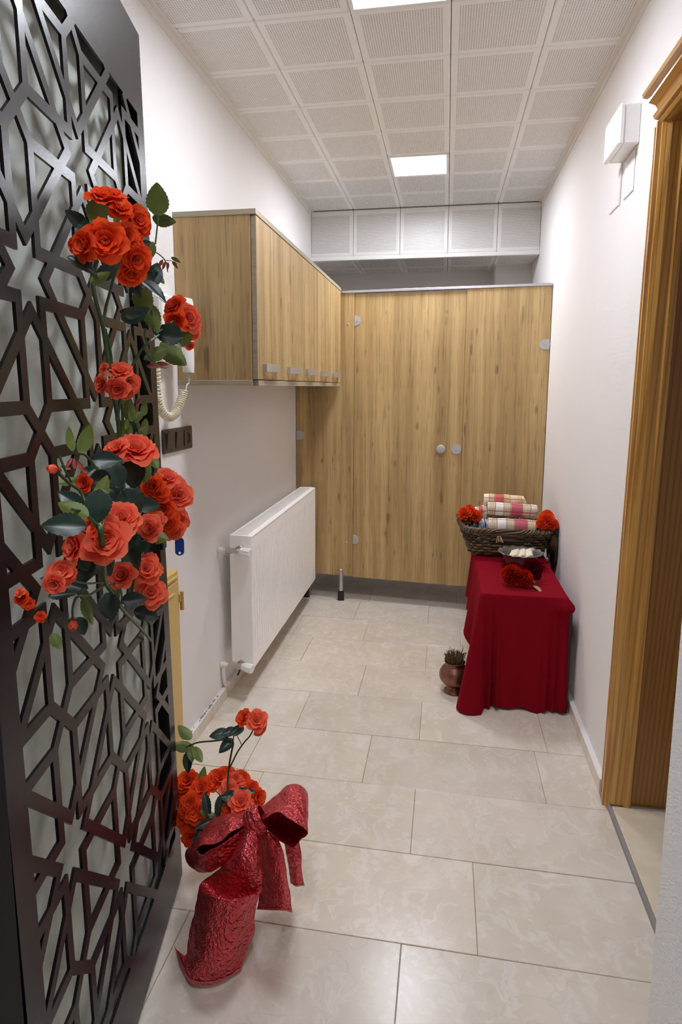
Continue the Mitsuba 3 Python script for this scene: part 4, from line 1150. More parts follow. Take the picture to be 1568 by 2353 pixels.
def plant(name, label, cat, flowers, buds, leaves, stems):
    note(name, label, cat)
    for i, (x, y, z, r, fx, fy, fz, k) in enumerate(flowers):
        r *= 1.15 if 'vine' in name else 0.98
        M = frame((x, y, z), (fx, fy, fz), frng.normal(0, 1, 3)) @ np.diag([r, r, r, 1.0])
        M[:3, 3] -= M[:3, 2] / np.linalg.norm(M[:3, 2]) * r * 0.30
        key = name + '__' + num(name + ' flower').replace(name + ' ', '')
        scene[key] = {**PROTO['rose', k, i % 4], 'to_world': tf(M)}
    for i, (x, y, z, r, fx, fy, fz, k) in enumerate(buds):
        M = frame((x, y, z), (fx, fy, fz)) @ np.diag([r, r, r, 1.0])
        key = name + '__' + num(name + ' bud').replace(name + ' ', '')
        scene[key] = {**PROTO['bud', k], 'to_world': tf(M)}
        o, d = np.array([x, y, z]), np.array([fx, fy, fz])
        add(key + '__calyx', moved(lathe([(.0001, -1.0), (.25, -.95), (.5, -.75), (.62, -.5), (.60, -.40), (.3, -.6)], 12), M), 'mat_stem', 50)
    for i, (x, y, z, L, W, dx, dy, dz, fx, fy, fz, back) in enumerate(leaves):
        L *= 1.12
        wi = int(np.argmin([abs(W - q) for q in (.36, .46, .58, .72, .86)]))
        d, f = np.array([dx, dy, dz]), np.array([fx, fy, fz])
        nrm = f if not back else -f
        M = np.eye(4)
        M[:3, 1], M[:3, 2] = d, nrm
        M[:3, 0] = np.cross(d, nrm)
        M = M @ np.diag([L, L, L, 1.0])
        M[:3, 3] = (x, y, z)
        key = name + '__' + num(name + ' leaf').replace(name + ' ', '')
        scene[key] = {**LEAVES[wi, i % 2], 'to_world': tf(M)}
    for pts, r in stems:
        add(name + '__' + num(name + ' stem').replace(name + ' ', ''), tube(smooth_path(pts, max(8, 5 * len(pts))), np.linspace(r, r * .75, max(8, 5 * len(pts))), 7), 'mat_stem', 60)


plant('rose_vine', 'upper spray of artificial orange-red roses with green leaves fixed to the black lattice door', 'artificial flowers', UPPER_FLOWERS, UPPER_BUDS, UPPER_LEAVES, UPPER_STEMS)
plant('rose_vine_001', 'lower, larger cluster of artificial coral roses with dark leaves on the black lattice door', 'artificial flowers', LOWER_FLOWERS, LOWER_BUDS, LOWER_LEAVES, LOWER_STEMS)
plant('rose_bouquet', 'bouquet of artificial orange-red roses standing on the floor behind the red foil bow', 'artificial flowers', BOUQUET_FLOWERS, BOUQUET_BUDS, BOUQUET_LEAVES, BOUQUET_STEMS)
for nm, src in (('rose_vine', UPPER_SPRIGS), ('rose_vine_001', LOWER_SPRIGS)):
    for i, (x, y, z, L, W, dx, dy, dz, fx, fy, fz, red) in enumerate(src):
        d, f = np.array([dx, dy, dz]), np.array([fx, fy, fz])
        M = np.eye(4)
        M[:3, 1], M[:3, 2], M[:3, 0] = d, f, np.cross(d, f)
        M = M @ np.diag([L, L, L, 1.0])
        M[:3, 3] = (x, y, z)
        scene[nm + '__' + num(nm + ' sprig').replace(nm + ' ', '')] = {**LEAVES[0, i % 2], 'bsdf': {'type': 'ref', 'id': 'mat_red_sprig' if red else 'mat_sprig'}, 'to_world': tf(M)}
fp_ = 'flower_pot'
add(fp_, moved(lathe([(.0001, .004), (.036, .004), (.038, 0), (.040, .002), (.050, .13), (.054, .132), (.054, .142), (.049, .142), (.046, .12), (.0001, .12)], 40), frame((-.515, 1.435, 0), [0, 0, 1])), 'mat_white', 40, label='small white pot on the floor behind the red foil bow, holding the rose bouquet', cat='pot')

# ribbon bow: rows of points along each strip
LEFT_LOOP = [
    [[-0.464,1.37,0.282],[-0.459,1.34,0.291],[-0.455,1.31,0.294]],
    [[-0.52,1.39,0.255],[-0.504,1.33,0.29],[-0.476,1.27,0.302]],
    [[-0.574,1.41,0.221],[-0.548,1.34,0.258],[-0.497,1.245,0.293]],
    [[-0.625,1.42,0.162],[-0.588,1.35,0.215],[-0.532,1.235,0.292]],
    [[-0.657,1.42,0.105],[-0.612,1.34,0.164],[-0.547,1.24,0.27]],
    [[-0.638,1.38,0.103],[-0.576,1.29,0.174],[-0.531,1.235,0.265]],
    [[-0.575,1.34,0.129],[-0.513,1.265,0.204],[-0.492,1.248,0.284]],
    [[-0.504,1.34,0.186],[-0.469,1.29,0.23],[-0.468,1.275,0.288]],
    [[-0.455,1.34,0.253],[-0.442,1.31,0.276],[-0.448,1.3,0.293]],
]
RIGHT_LOOP = [
    [[-0.444,1.38,0.282],[-0.428,1.35,0.294],[-0.407,1.31,0.312]],
    [[-0.415,1.41,0.293],[-0.395,1.36,0.317],[-0.368,1.29,0.351]],
    [[-0.382,1.44,0.314],[-0.355,1.37,0.339],[-0.329,1.27,0.352]],
    [[-0.35,1.45,0.312],[-0.319,1.37,0.332],[-0.292,1.26,0.34]],
    [[-0.331,1.45,0.286],[-0.313,1.37,0.291],[-0.293,1.265,0.324]],
    [[-0.342,1.44,0.229],[-0.32,1.37,0.249],[-0.318,1.28,0.287]],
    [[-0.378,1.42,0.221],[-0.359,1.37,0.225],[-0.338,1.3,0.26]],
    [[-0.404,1.39,0.246],[-0.396,1.36,0.252],[-0.386,1.32,0.269]],
    [[-0.427,1.37,0.264],[-0.421,1.35,0.274],[-0.41,1.32,0.292]],
]
LONG_TAIL = [
    [[-0.459,1.315,0.293],[-0.443,1.3,0.303],[-0.428,1.295,0.303],[-0.419,1.3,0.297],[-0.413,1.315,0.284]],
    [[-0.476,1.29,0.243],[-0.452,1.265,0.272],[-0.431,1.26,0.279],[-0.411,1.265,0.272],[-0.404,1.29,0.236]],
    [[-0.506,1.27,0.202],[-0.469,1.245,0.235],[-0.433,1.235,0.248],[-0.409,1.24,0.237],[-0.4,1.275,0.197]],
    [[-0.55,1.265,0.164],[-0.514,1.25,0.15],[-0.471,1.245,0.141],[-0.429,1.25,0.154],[-0.401,1.27,0.161]],
    [[-0.553,1.245,0.153],[-0.5,1.19,0.208],[-0.454,1.175,0.216],[-0.419,1.195,0.208],[-0.399,1.25,0.171]],
    [[-0.563,1.24,0.098],[-0.501,1.175,0.185],[-0.456,1.165,0.194],[-0.421,1.18,0.186],[-0.408,1.24,0.123]],
    [[-0.572,1.225,0.052],[-0.51,1.165,0.121],[-0.464,1.155,0.134],[-0.431,1.175,0.12],[-0.415,1.25,0.055]],
    [[-0.572,1.205,0.019],[-0.515,1.15,0.075],[-0.472,1.145,0.08],[-0.441,1.17,0.068],[-0.423,1.23,0.038]],
    [[-0.614,1.235,0.009],[-0.541,1.15,0.017],[-0.491,1.15,0.012],[-0.457,1.17,0.014],[-0.435,1.2,0.007]],
]
MIDDLE_TAIL = [
    [[-0.422,1.33,0.268],[-0.406,1.32,0.278],[-0.391,1.325,0.268],[-0.376,1.33,0.254]],
    [[-0.424,1.34,0.198],[-0.398,1.31,0.243],[-0.373,1.3,0.255],[-0.358,1.31,0.234]],
    [[-0.425,1.34,0.137],[-0.396,1.31,0.173],[-0.362,1.295,0.197],[-0.35,1.31,0.175]],
    [[-0.429,1.335,0.08],[-0.393,1.305,0.113],[-0.354,1.285,0.137],[-0.341,1.31,0.117]],
    [[-0.435,1.33,0.047],[-0.392,1.3,0.08],[-0.353,1.28,0.104],[-0.335,1.305,0.078]],
]
SHORT_TAIL = [
    [[-0.373,1.36,0.231],[-0.357,1.36,0.23],[-0.333,1.37,0.217]],
    [[-0.37,1.38,0.167],[-0.352,1.37,0.184],[-0.33,1.38,0.169]],
    [[-0.368,1.395,0.111],[-0.345,1.38,0.128],[-0.334,1.4,0.115]],
    [[-0.365,1.4,0.07],[-0.345,1.385,0.079],[-0.329,1.41,0.06]],
]

# ------------------------------------------------------------------ red foil bow
mat('mat_foil', P_(foil_col), 0.29, 0.7, metal=0.78, clearcoat=0.7, clearcoat_gloss=0.8, bump=P_(foil_bump, 6e-4), bscale=1.0)
mat('mat_foil_hem', (0.62, 0.13, 0.14), 0.42, 0.5, metal=0.55, bump=P_(foil_bump, 6e-4), bscale=1.0)


def pouch(c):
    c = np.array(c)
    back = .5 * (c[:, 0] + c[::-1, 0])
    return np.concatenate([back[:, None], c], 1)


def crumple(P, amp, seed):
    n = np.cross(np.gradient(P, axis=0), np.gradient(P, axis=1))
    n /= np.linalg.norm(n, axis=2, keepdims=True) + 1e-12
    f = (np.abs(meshkit.fbm(P * 26, 2, seed) - .5) * 2 + 0.5 * np.abs(meshkit.fbm(P * 62 + 5, 2, seed + 3) - .5))
    Q = P + n * (amp * (f - .45))[..., None]
    Q[..., 2] = np.maximum(Q[..., 2], 0.004)
    return Q


def strip_part(key, ctrl, nu, nv, amp, seed, th=0.0012, **kw):
    P = crumple(patch(ctrl, nu, nv), amp, seed)
    add(key, sheet(P, th), 'mat_foil', 50, **kw)
    return P


bw = 'ribbon_bow'
note(bw, 'large crumpled red foil ribbon bow on the floor in front of the bouquet', 'bow')
strip_part(bw + '__loop', pouch(LEFT_LOOP), 90, 50, .006, 1)
strip_part(bw + '__loop_001', pouch(RIGHT_LOOP), 90, 50, .005, 2)
for k, (c, hem) in enumerate(((LONG_TAIL, True), (MIDDLE_TAIL, True), (SHORT_TAIL, True))):
    key = bw + '__tail' + ('' if k == 0 else f'_{k:03d}')
    P = strip_part(key, c, 90 if k == 0 else 60, 70 if k == 0 else 40, .006 if k == 0 else .004, 3 + k)
    n = np.cross(np.gradient(P, axis=0), np.gradient(P, axis=1))
    n /= np.linalg.norm(n, axis=2, keepdims=True) + 1e-12
    H = P[-3:] + np.where((n[-3:, :, 1:2] < 0), 1, -1) * n[-3:] * .0012
    H[..., 2] = np.maximum(H[..., 2], .0045)
    add(key + '__hem', sheet(H), 'mat_foil_hem', 50, label='paler frayed hem')
kc, kax = np.array([-0.430, 1.315, 0.303]), np.array([0.78, 0.0, 0.62])
u = np.linspace(0, 2 * np.pi, 61)
s = np.linspace(-1, 1, 25)
km = frame(kc, kax, [0, 0, 1])
rr = 0.031 * (1 - .30 * s[:, None] ** 2) * (1 + .05 * np.sin(13 * s[:, None] + 1.2 * np.sin(u[None])) + .05 * np.sin(2 * u[None] + 2 * s[:, None]))
K = np.stack([rr * np.cos(u[None]) * 1.15, rr * np.sin(u[None]) * .85, 0.026 * s[:, None] + .006 * np.sin(u[None] + 1)], -1)
K = K @ km[:3, :3].T + kc
add(bw + '__knot', sheet(K), 'mat_foil', 60)

# ------------------------------------------------------------------ low table under a red cloth
note('low_table', 'low black table under the red cloth against the right wall', 'table')
TXa, TXb, TYa, TYb, TZ = 0.165, 0.512, 2.536, 3.44, 0.497
add('low_table__top', cbox(TXa + .004, TXb - .002, TYa + .004, TYb - .004, TZ - .024, TZ - .001, .003), 'mat_black_plastic')
for k, (x, y) in enumerate(((TXa + .025, TYa + .025), (TXb + .006, TYa + .022), (TXa + .025, TYb - .03), (TXb + .006, TYb - .03))):
    add('low_table__' + num('table_leg').replace('table_', ''), cbox(x - .015, x + .015, y - .015, y + .015, 0, TZ - .0245, .003), 'mat_black_plastic')
mat('mat_red_cloth', P_(lambda p, n, uv: mix_((0.185, 0.0012, 0.0085), (0.215, 0.0020, 0.011), n_(p.x * 400, p.y * 400, p.z * 400))), 0.9, 0.1, sheen=0.12, bump=P_(fine), bscale=1.0)


def cloth():
    r = 0.014
    # perimeter of the table top, anticlockwise from the front left corner
    per, nor = [], []
    cs = [(TXb - r, TYa + r, -90), (TXb - r, TYb - r, 0), (TXa + r, TYb - r, 90), (TXa + r, TYa + r, 180)]
    for k, (cx_, cy_, a0) in enumerate(cs):
        for a in np.radians(np.linspace(a0, a0 + 90, 14)):
            per.append((cx_ + r * math.cos(a), cy_ + r * math.sin(a)))
            nor.append((math.cos(a), math.sin(a)))
        nx = cs[(k + 1) % 4]
        p0 = np.array(per[-1])
        a1 = math.radians(a0 + 90)
        p1 = np.array((nx[0] + r * math.cos(a1), nx[1] + r * math.sin(a1)))
        m = int(np.linalg.norm(p1 - p0) / 0.006)
        for t in np.linspace(0, 1, m + 2)[1:-1]:
            per.append(tuple(p0 * (1 - t) + p1 * t))
            nor.append((math.cos(a1), math.sin(a1)))
    per, nor = np.array(per), np.array(nor)
    x, y = per[:, 0], per[:, 1]
    n = len(per)
    d = np.concatenate([[0], np.cumsum(np.linalg.norm(np.diff(per, axis=0), axis=1))])
    front = np.clip((-nor[:, 1] - .2) / .6, 0, 1)
    left = np.clip((-nor[:, 0] - .2) / .6, 0, 1)
    right = np.clip((nor[:, 0] - .2) / .6, 0, 1)
    cfl = np.exp(-(((x - TXa) / .040) ** 2 + ((y - TYa) / .050) ** 2))
    cfr = np.exp(-(((x - TXb) / .05) ** 2 + ((y - TYa) / .06) ** 2))
    hem = 0.010 + 0 * x
    hem = np.where(left > .5, .010 + .215 * np.clip((y - TYa - .14) / .36, 0, 1), hem)
    hem = np.where(right > .5, .012 + .25 * np.clip((y - TYa - .04) / .10, 0, 1), hem)
    hem = np.where(nor[:, 1] > .5, .25, hem) + .006 * np.sin(d * 60) * front + .004 * np.sin(d * 23)
    rows = []
    nt = 48
    for t in np.linspace(0, 1, nt):
        z = TZ + .002 - t * (TZ + .002 - hem)
        rnd = .004 * np.minimum(1, t * 22)
        fl = front * t * (.004 + .020 * np.exp(-((x - .225) / .022) ** 2) * np.sin((x - .2) * 190) + .009 * np.exp(-((x - .46) / .05) ** 2) * np.sin(x * 190) + .007 * np.sin(x * 47 + 1.2 * t) + .012 * np.exp(-((x - .245) / .012) ** 2))
        ll = left * t * (.014 + .016 * np.sin((y - TYa) * 34 + .6) + .018 * np.exp(-((y - 2.95) / .10) ** 2))
        rr_ = right * (t ** .6) * (.006 + .004 * np.sin(y * 40))
        cc = cfl * t ** 1.1 * (.052 + .030 * np.sin(d * 120 + 1)) + cfr * (.024 * math.exp(-((t - .085) / .055) ** 2) + .004 * t)
        o = rnd + fl + ll + rr_ + cc
        rows.append(np.stack([x + nor[:, 0] * o, y + nor[:, 1] * o, z - .002 * (t == 0) * 0], 1))
    P = np.array(rows)
    P[..., 0] = np.minimum(P[..., 0], XR - .004)
    # the top inside the perimeter
    c = np.array([(TXa + TXb) / 2, (TYa + TYb) / 2])
    top = []
    for f in np.linspace(0, .985, 10):
        q = c + (per - c) * f
        top.append(np.stack([q[:, 0], q[:, 1], np.full(n, TZ + .004)], 1))
    A = np.concatenate([np.array(top), P], 0)
    A = np.concatenate([A, A[:, :1]], 1)
    return A


CL = cloth()
add('table_cloth', sheet(CL[:, ::-1]), 'mat_red_cloth', 40, label='plain dark red cloth draped over the low table to the floor', cat='tablecloth')

# ------------------------------------------------------------------ wicker basket
mat('mat_wicker', P_(lambda p, n, uv: mix_((0.085, 0.052, 0.028), (0.20, 0.135, 0.075), fbm_(p.x * 60, p.y * 60, p.z * 130, 3))), 0.38, 0.5)
mat('mat_wicker_dark', P_(lambda p, n, uv: mix_((0.028, 0.017, 0.010), (0.075, 0.045, 0.025), fbm_(p.x * 50, p.y * 50, p.z * 110, 3))), 0.38, 0.5)
wb = 'wicker_basket'
note(wb, 'brown wicker basket of towels at the back of the red-clothed table', 'basket')
BC = np.array([0.318, 3.235])


def ring_at(t, n, wob=0.0, ph=0.0, up=0.0):
    """outline of the basket at height fraction t"""
    a = np.linspace(0, 2 * np.pi, n, endpoint=False)
    hx = .176 + (.238 - .176) * t
    hy = .115 + (.165 - .115) * t
    e = .42
    x = hx * np.sign(np.cos(a)) * np.abs(np.cos(a)) ** e
    y = hy * np.sign(np.sin(a)) * np.abs(np.sin(a)) ** e
    z = TZ + .010 + .142 * t + t * .030 * np.abs(np.cos(a)) ** 6
    r = 1 + wob * np.sin(a * 17 + ph)
    return np.stack([BC[0] + x * r, BC[1] + y * r, z + up], 1)


add(wb + '__bottom', hull(np.vstack([ring_at(0, 40) - [0, 0, .004], ring_at(0.03, 40)])), 'mat_wicker_dark')
rg = np.random.default_rng(4)
for k, t in enumerate(np.linspace(0.06, .84, 8)):
    add(wb + '__' + num('basket_rod').replace('basket_', ''), tube(ring_at(t, 204, .030, (k % 2) * np.pi, 0), rg.uniform(.0060, .0072), 6, closed=True), 'mat_wicker' if rg.random() < .45 else 'mat_wicker_dark', 60)
full0, full1 = ring_at(0, 34), ring_at(.93, 34)
for k in range(34):
    add(wb + '__' + num('basket_stake').replace('basket_', ''), tube([full0[k], full1[k]], .0042, 6), 'mat_wicker_dark', 60)
for k in range(5):
    base = ring_at(.93, 220)
    a = np.linspace(0, 2 * np.pi, 220, endpoint=False)
    ph = a * 26 + k * 2 * np.pi / 5
    c = np.array([BC[0], BC[1], 0])
    o = base - c
    o[:, 2] = 0
    o /= np.linalg.norm(o, axis=1, keepdims=True)
    add(wb + '__' + num('basket_rim_strand').replace('basket_', ''), tube(base + o * (.0105 * np.cos(ph))[:, None] + np.array([0, 0, 1]) * (.0105 * np.sin(ph) + .004)[:, None], .0056, 6, closed=True), 'mat_wicker' if k % 2 == 0 else 'mat_wicker_dark', 60)

# ------------------------------------------------------------------ rolled plaid towels


def plaid(p, n, uv):
    u, v = uv.x, uv.y

    def band(x, a, b):
        return ss_(a, a + .004, x) * ss_(b + .004, b, x)
    red, cream, white, yel, dark = mi.Color3f(0.50, 0.12, 0.15), mi.Color3f(0.72, 0.66, 0.57), mi.Color3f(0.76, 0.72, 0.69), mi.Color3f(0.55, 0.43, 0.17), mi.Color3f(0.05, 0.035, 0.05)
    x = u
    c = cream
    c = mix_(c, white, band(x, .17, .32))
    c = mix_(c, red, band(x, .48, .70))
    c = mix_(c, yel, 0.48 * (band(x, .05, .15) + band(x, .33, .47) + band(x, .71, .86)))
    q = frac(x / .035)
    ln = (ss_(.0, .08, q) * ss_(.30, .2, q)) * (1 - band(x, .17, .32)) * (1 - band(x, .48, .70))
    c = mix_(c, mi.Color3f(0.22, 0.05, 0.05), 0.70 * ln)
    edge = band(x, .325, .335) + band(x, .465, .475) + band(x, .705, .715) + band(x, .155, .165) + band(x, .86, .87)
    c = mix_(c, dark, 0.75 * dr.minimum(edge, 1))
    y = frac(v)
    hor = ss_(.0, .03, frac(y * 5)) * ss_(.16, .12, frac(y * 5))
    c = mix_(c, mi.Color3f(0.32, 0.03, 0.045), 0.72 * hor)
    thr = 0.90 + 0.2 * n_(p.x * 700, p.y * 700, p.z * 700)
    return c * thr


def plaid_orange(p, n, uv):
    x = frac(uv.x * 1.02 + 0.2)
    return dr.select(True, plaid(p, n, mi.Point2f(x, uv.y + 0.3)), 0) * mi.Color3f(1.06, 0.95, 0.8)


def blue_fn(p, n, uv):
    k = ss_(.42, .58, fbm_(uv.x * 16, uv.y * 9, 2.0, 2))
    return mix_((0.58, 0.58, 0.60), (0.035, 0.055, 0.19), k)


mat('mat_plaid', P_(plaid), 0.85, 0.2, sheen=0.3)
mat('mat_plaid_orange', P_(plaid_orange), 0.85, 0.2, sheen=0.3)
mat('mat_blue_cloth', P_(blue_fn), 0.85, 0.2)


def rolled(x0, x1, y, z, hy, hz, seed, tilt=0.0, axis='x'):
    """a towel folded and rolled along an axis: spiral cross-section, uv = (along, around)"""
    rs = np.random.default_rng(seed)
    nu, nv = 40, 110
    th = np.linspace(0, 2 * np.pi * 3.4, nv)
    rad = np.clip(1 - .20 * (th[::-1] - 0) / (2 * np.pi), .25, 1)
    rad = 1 - .22 * (2 * np.pi * 3.4 - th) / (2 * np.pi)
    P = np.zeros((nu, nv, 3))
    for i, s in enumerate(np.linspace(0, 1, nu)):
        e = 1 - .07 * (np.abs(s - .5) * 2) ** 6
        a = th - np.pi * .6
        cy_, cz_ = np.sign(np.cos(a)) * np.abs(np.cos(a)) ** .75, np.sign(np.sin(a)) * np.abs(np.sin(a)) ** .75
        wob = 1 + .025 * np.sin(3 * s * 6 + seed + a) + .02 * np.sin(9 * s + 2 * a)
        P[i, :, 0] = x0 + (x1 - x0) * s + .004 * np.sin(a * .5 + seed)
        P[i, :, 1] = y + hy * rad * e * wob * cy_
        P[i, :, 2] = z + hz * rad * e * wob * cz_ + tilt * (s - .5)
    uv = np.stack(np.meshgrid(np.linspace(0, 1, nu), th / (2 * np.pi), indexing='ij'), -1).reshape(-1, 2)
    return P, uv


def towel(key, label, m, args, fringe=None):
    note(key, label, 'towel', 'rolled towels in the wicker basket')
    P, uv = rolled(*args)
    scene[key + '__roll'] = mikit.ply(sheet(P), m, smooth=True, uv=uv)
    if fringe:
        rs = np.random.default_rng(8)
        x, y, z, col = fringe
        fr = [tube(smooth_path([(x + rs.normal(0, .003), y, z), (x + rs.normal(0, .006), y - .012, z - .006), (x + .008 * i - .012, y - .016 - .004 * rs.random(), z - .024 - .012 * rs.random())], 8), .0016, 5) for i in range(5)]
        add(key + '__fringe', cat_(*fr), col, 60, label='twisted thread tassel')


mat('mat_thread_cream', (0.60, 0.50, 0.30), 0.9, 0.1)
mat('mat_thread_red', (0.40, 0.02, 0.04), 0.9, 0.1)
towel('rolled_towel', 'red and cream plaid rolled towel at the front of the basket, the lowest and widest', 'mat_plaid', (.222, .488, 3.155, .650, .060, .052, 1, -.004), (.275, 3.075, .622, 'mat_thread_cream'))
towel('rolled_towel_001', 'red and cream plaid rolled towel, the middle one of the stack in the basket', 'mat_plaid', (.222, .466, 3.205, .732, .055, .036, 2, -.006))
towel('rolled_towel_002', 'orange-red and cream plaid rolled towel at the very top of the stack', 'mat_plaid_orange', (.212, .415, 3.30, .752, .052, .046, 3, -.006), (.405, 3.26, .78, 'mat_thread_cream'))
towel('rolled_towel_003', 'pale plaid towel tucked behind the blue patterned cloth at the left of the stack', 'mat_plaid_orange', (.165, .245, 3.275, .675, .055, .070, 4, .02))
towel('folded_cloth', 'blue and white patterned cloth peeping out left of the plaid towels', 'mat_blue_cloth', (.178, .235, 3.165, .640, .030, .055, 5, .01))
del labels['folded_cloth']['group']

# carnation-like orange flowers in the basket


def ruffle(seed, n=46, base=(176, 26, 8), edge=(250, 100, 50)):
    rs = np.random.default_rng(seed)
    base, edge = np.array(lin(*base)), np.array(lin(*edge))
    ms, cs = [], []
    for i in range(n):
        q = (i + .5) / n
        P, t = petal(.95 - .25 * q, .34, 92 * (1 - q) - 4, 108 * (1 - q) + 4, .35, .12, i * 2.399, .02, -.15 + .35 * q, rs)
        ms.append(sheet(P))
        f = np.clip(.08 + .92 * t ** 1.3, 0, 1) * rs.uniform(.7, 1.1)
        cs.append(base[None] * (1 - f.reshape(-1, 1)) + edge[None] * f.reshape(-1, 1))
    return trimesh.util.concatenate(ms), np.vstack(cs)


def bloom(key, proto, o, z, r, **kw):
    scene[key] = {**proto, 'to_world': tf(frame(o, z) @ np.diag([r, r, r, 1.0]))}


CARN = [mikit.ply(m, 'mat_petal', smooth=True, color=c) for m, c in (ruffle(1), ruffle(2))]
for key, lab, pts in (('basket_flowers', 'bunch of orange carnations in the left end of the wicker basket', [((.108, 3.14, .712), (-.3, -.7, .8), .036), ((.160, 3.155, .700), (.5, -.7, .6), .033), ((.132, 3.17, .722), (0, -.4, 1), .032)]),
                      ('basket_flowers_001', 'bunch of orange carnations in the right end of the wicker basket, by the wall', [((.500, 3.105, .700), (.1, -.8, .7), .042), ((.527, 3.09, .688), (.2, -.8, .5), .030), ((.482, 3.09, .688), (-.5, -.8, .4), .032), ((.508, 3.13, .715), (0, -.3, 1), .034)])):
    note(key, lab, 'flowers', 'orange flowers in the wicker basket')
    for i, (o, z, r) in enumerate(pts):
        r *= 1.2
        bloom(key + '__' + num(key + ' bloom').replace(key + ' ', ''), CARN[i % 2], o, z, r)
        add(key + '__' + num(key + ' stem').replace(key + ' ', ''), tube([np.array(o), np.array(o) + [0, .01, -.06], np.array(o) + [.004, .02, -.12]], .002, 6), 'mat_stem')
        for s in (-1, 1):
            d = np.array([s * .6, -.45, -.6])
            d /= np.linalg.norm(d)
            f = np.array([0, -.8, .6])
            f -= d * f.dot(d)
            f /= np.linalg.norm(f)
            M = np.eye(4)
            M[:3, 1], M[:3, 2], M[:3, 0] = d, f, np.cross(d, f)
            M = M @ np.diag([.05, .05, .05, 1.0])
            M[:3, 3] = np.array(o) + [0, .015, -.018]
            scene[key + '__' + num(key + ' leaf').replace(key + ' ', '')] = {**LEAVES[2, i % 2], 'to_world': tf(M)}

# ------------------------------------------------------------------ metal bowl with soap
mat('mat_bronze', P_(lambda p, n, uv: mix_((0.13, 0.127, 0.117), (0.27, 0.262, 0.24), fbm_(p.x * 45, p.y * 45, p.z * 45, 3))), 0.45, 0.5, metal=0.55)
bl = 'metal_bowl'
note(bl, 'dark hammered metal bowl with a wavy rim on the red cloth', 'bowl')
bo = np.array([.368, 2.965, TZ + .005])
prof = [(.0001, .004), (.045, .003), (.050, 0), (.055, .003), (.066, .018), (.076, .038), (.083, .056), (.088, .064), (.103, .070), (.1045, .073), (.102, .0745), (.088, .070), (.081, .060), (.073, .040), (.062, .020), (.050, .009), (.0001, .008)]


def wavy(a, k):
    e = 1.0 if 7 <= k <= 11 else 0.0
    return 1 + e * .022 * np.cos(14 * a), e * .0022 * np.cos(14 * a)


add(bl + '__body', moved(lathe(prof, 84, wob=wavy), frame(bo, [0, 0, 1])), 'mat_bronze', 40)
mat('mat_soap', (0.78, 0.70, 0.52), 0.5, 0.4)
mat('mat_potpourri', P_(lambda p, n, uv: mix_((0.16, 0.006, 0.010), (0.36, 0.05, 0.02), n_(p.x * 120, p.y * 120, p.z * 120))), 0.8, 0.2)
rs = np.random.default_rng(31)
pp = []
for i in range(150):
    a, q = rs.uniform(0, 6.283), math.sqrt(rs.random()) * .066
    c = bo + [q * math.cos(a), q * math.sin(a), .034 + .012 * rs.random()]
    pp.append(hull(c + rs.normal(0, 1, (6, 3)) * [.006, .006, .003]))
add('potpourri', cat_(*pp), 'mat_potpourri', label='dark red dried petals filling the metal bowl', cat='potpourri', kind='stuff')
for i, (dx, dy, rz, tl, lab) in enumerate(((-.030, -.012, 28, 24, 'cream soap bar in the bowl, leftmost of the three'), (.004, -.006, 18, 30, 'cream soap bar in the bowl, the middle one of three'), (.036, .002, 8, 26, 'cream soap bar in the bowl, rightmost of the three'))):
    M = trimesh.transformations.rotation_matrix(math.radians(-rz), [0, 0, 1]) @ trimesh.transformations.rotation_matrix(math.radians(-tl), [0, 1, 0]) @ trimesh.transformations.rotation_matrix(math.radians(20), [1, 0, 0])
    M[:3, 3] = bo + [dx, dy, .062]
    add('soap_bar' + ('' if i == 0 else f'_{i:03d}'), moved(cbox(-.020, .020, -.030, .030, -.010, .010, .004), M), 'mat_soap', 30, label=lab, cat='soap', group='soap bars in the metal bowl')

# ------------------------------------------------------------------ loose flowers on the cloth


def pompom(seed):
    rs = np.random.default_rng(seed)
    ms, cs = [], []
    n = 190
    for i in range(n):
        z = 1 - 1.55 * (i + .5) / n
        a = i * 2.39996
        r = math.sqrt(max(0, 1 - z * z))
        d = np.array([r * math.cos(a), r * math.sin(a), z]) + rs.normal(0, .06, 3)
        d /= np.linalg.norm(d)
        side = np.cross(d, [0, 0, 1.0] if abs(d[2]) < .9 else [1.0, 0, 0])
        side /= np.linalg.norm(side)
        up = np.cross(side, d)
        P = np.zeros((4, 3, 3))
        for k, (t, w, lift) in enumerate(((.35, .05, 0), (.65, .095, .01), (.9, .085, .05), (1.0, .03, .10))):
            for j, s in enumerate((-1, 0, 1)):
                P[k, j] = d * t + side * s * w + up * (lift + .05 * s * s)
        ms.append(sheet(P))
        t = np.linspace(.05, 1, 4)[:, None] * rs.uniform(.55, 1.1) + 0 * np.zeros((4, 3))
        f = t.reshape(-1, 1)
        cs.append(np.array(lin(120, 4, 4))[None] * (1 - f) + np.array(lin(226, 52, 12))[None] * f)
    return trimesh.util.concatenate(ms), np.vstack(cs)


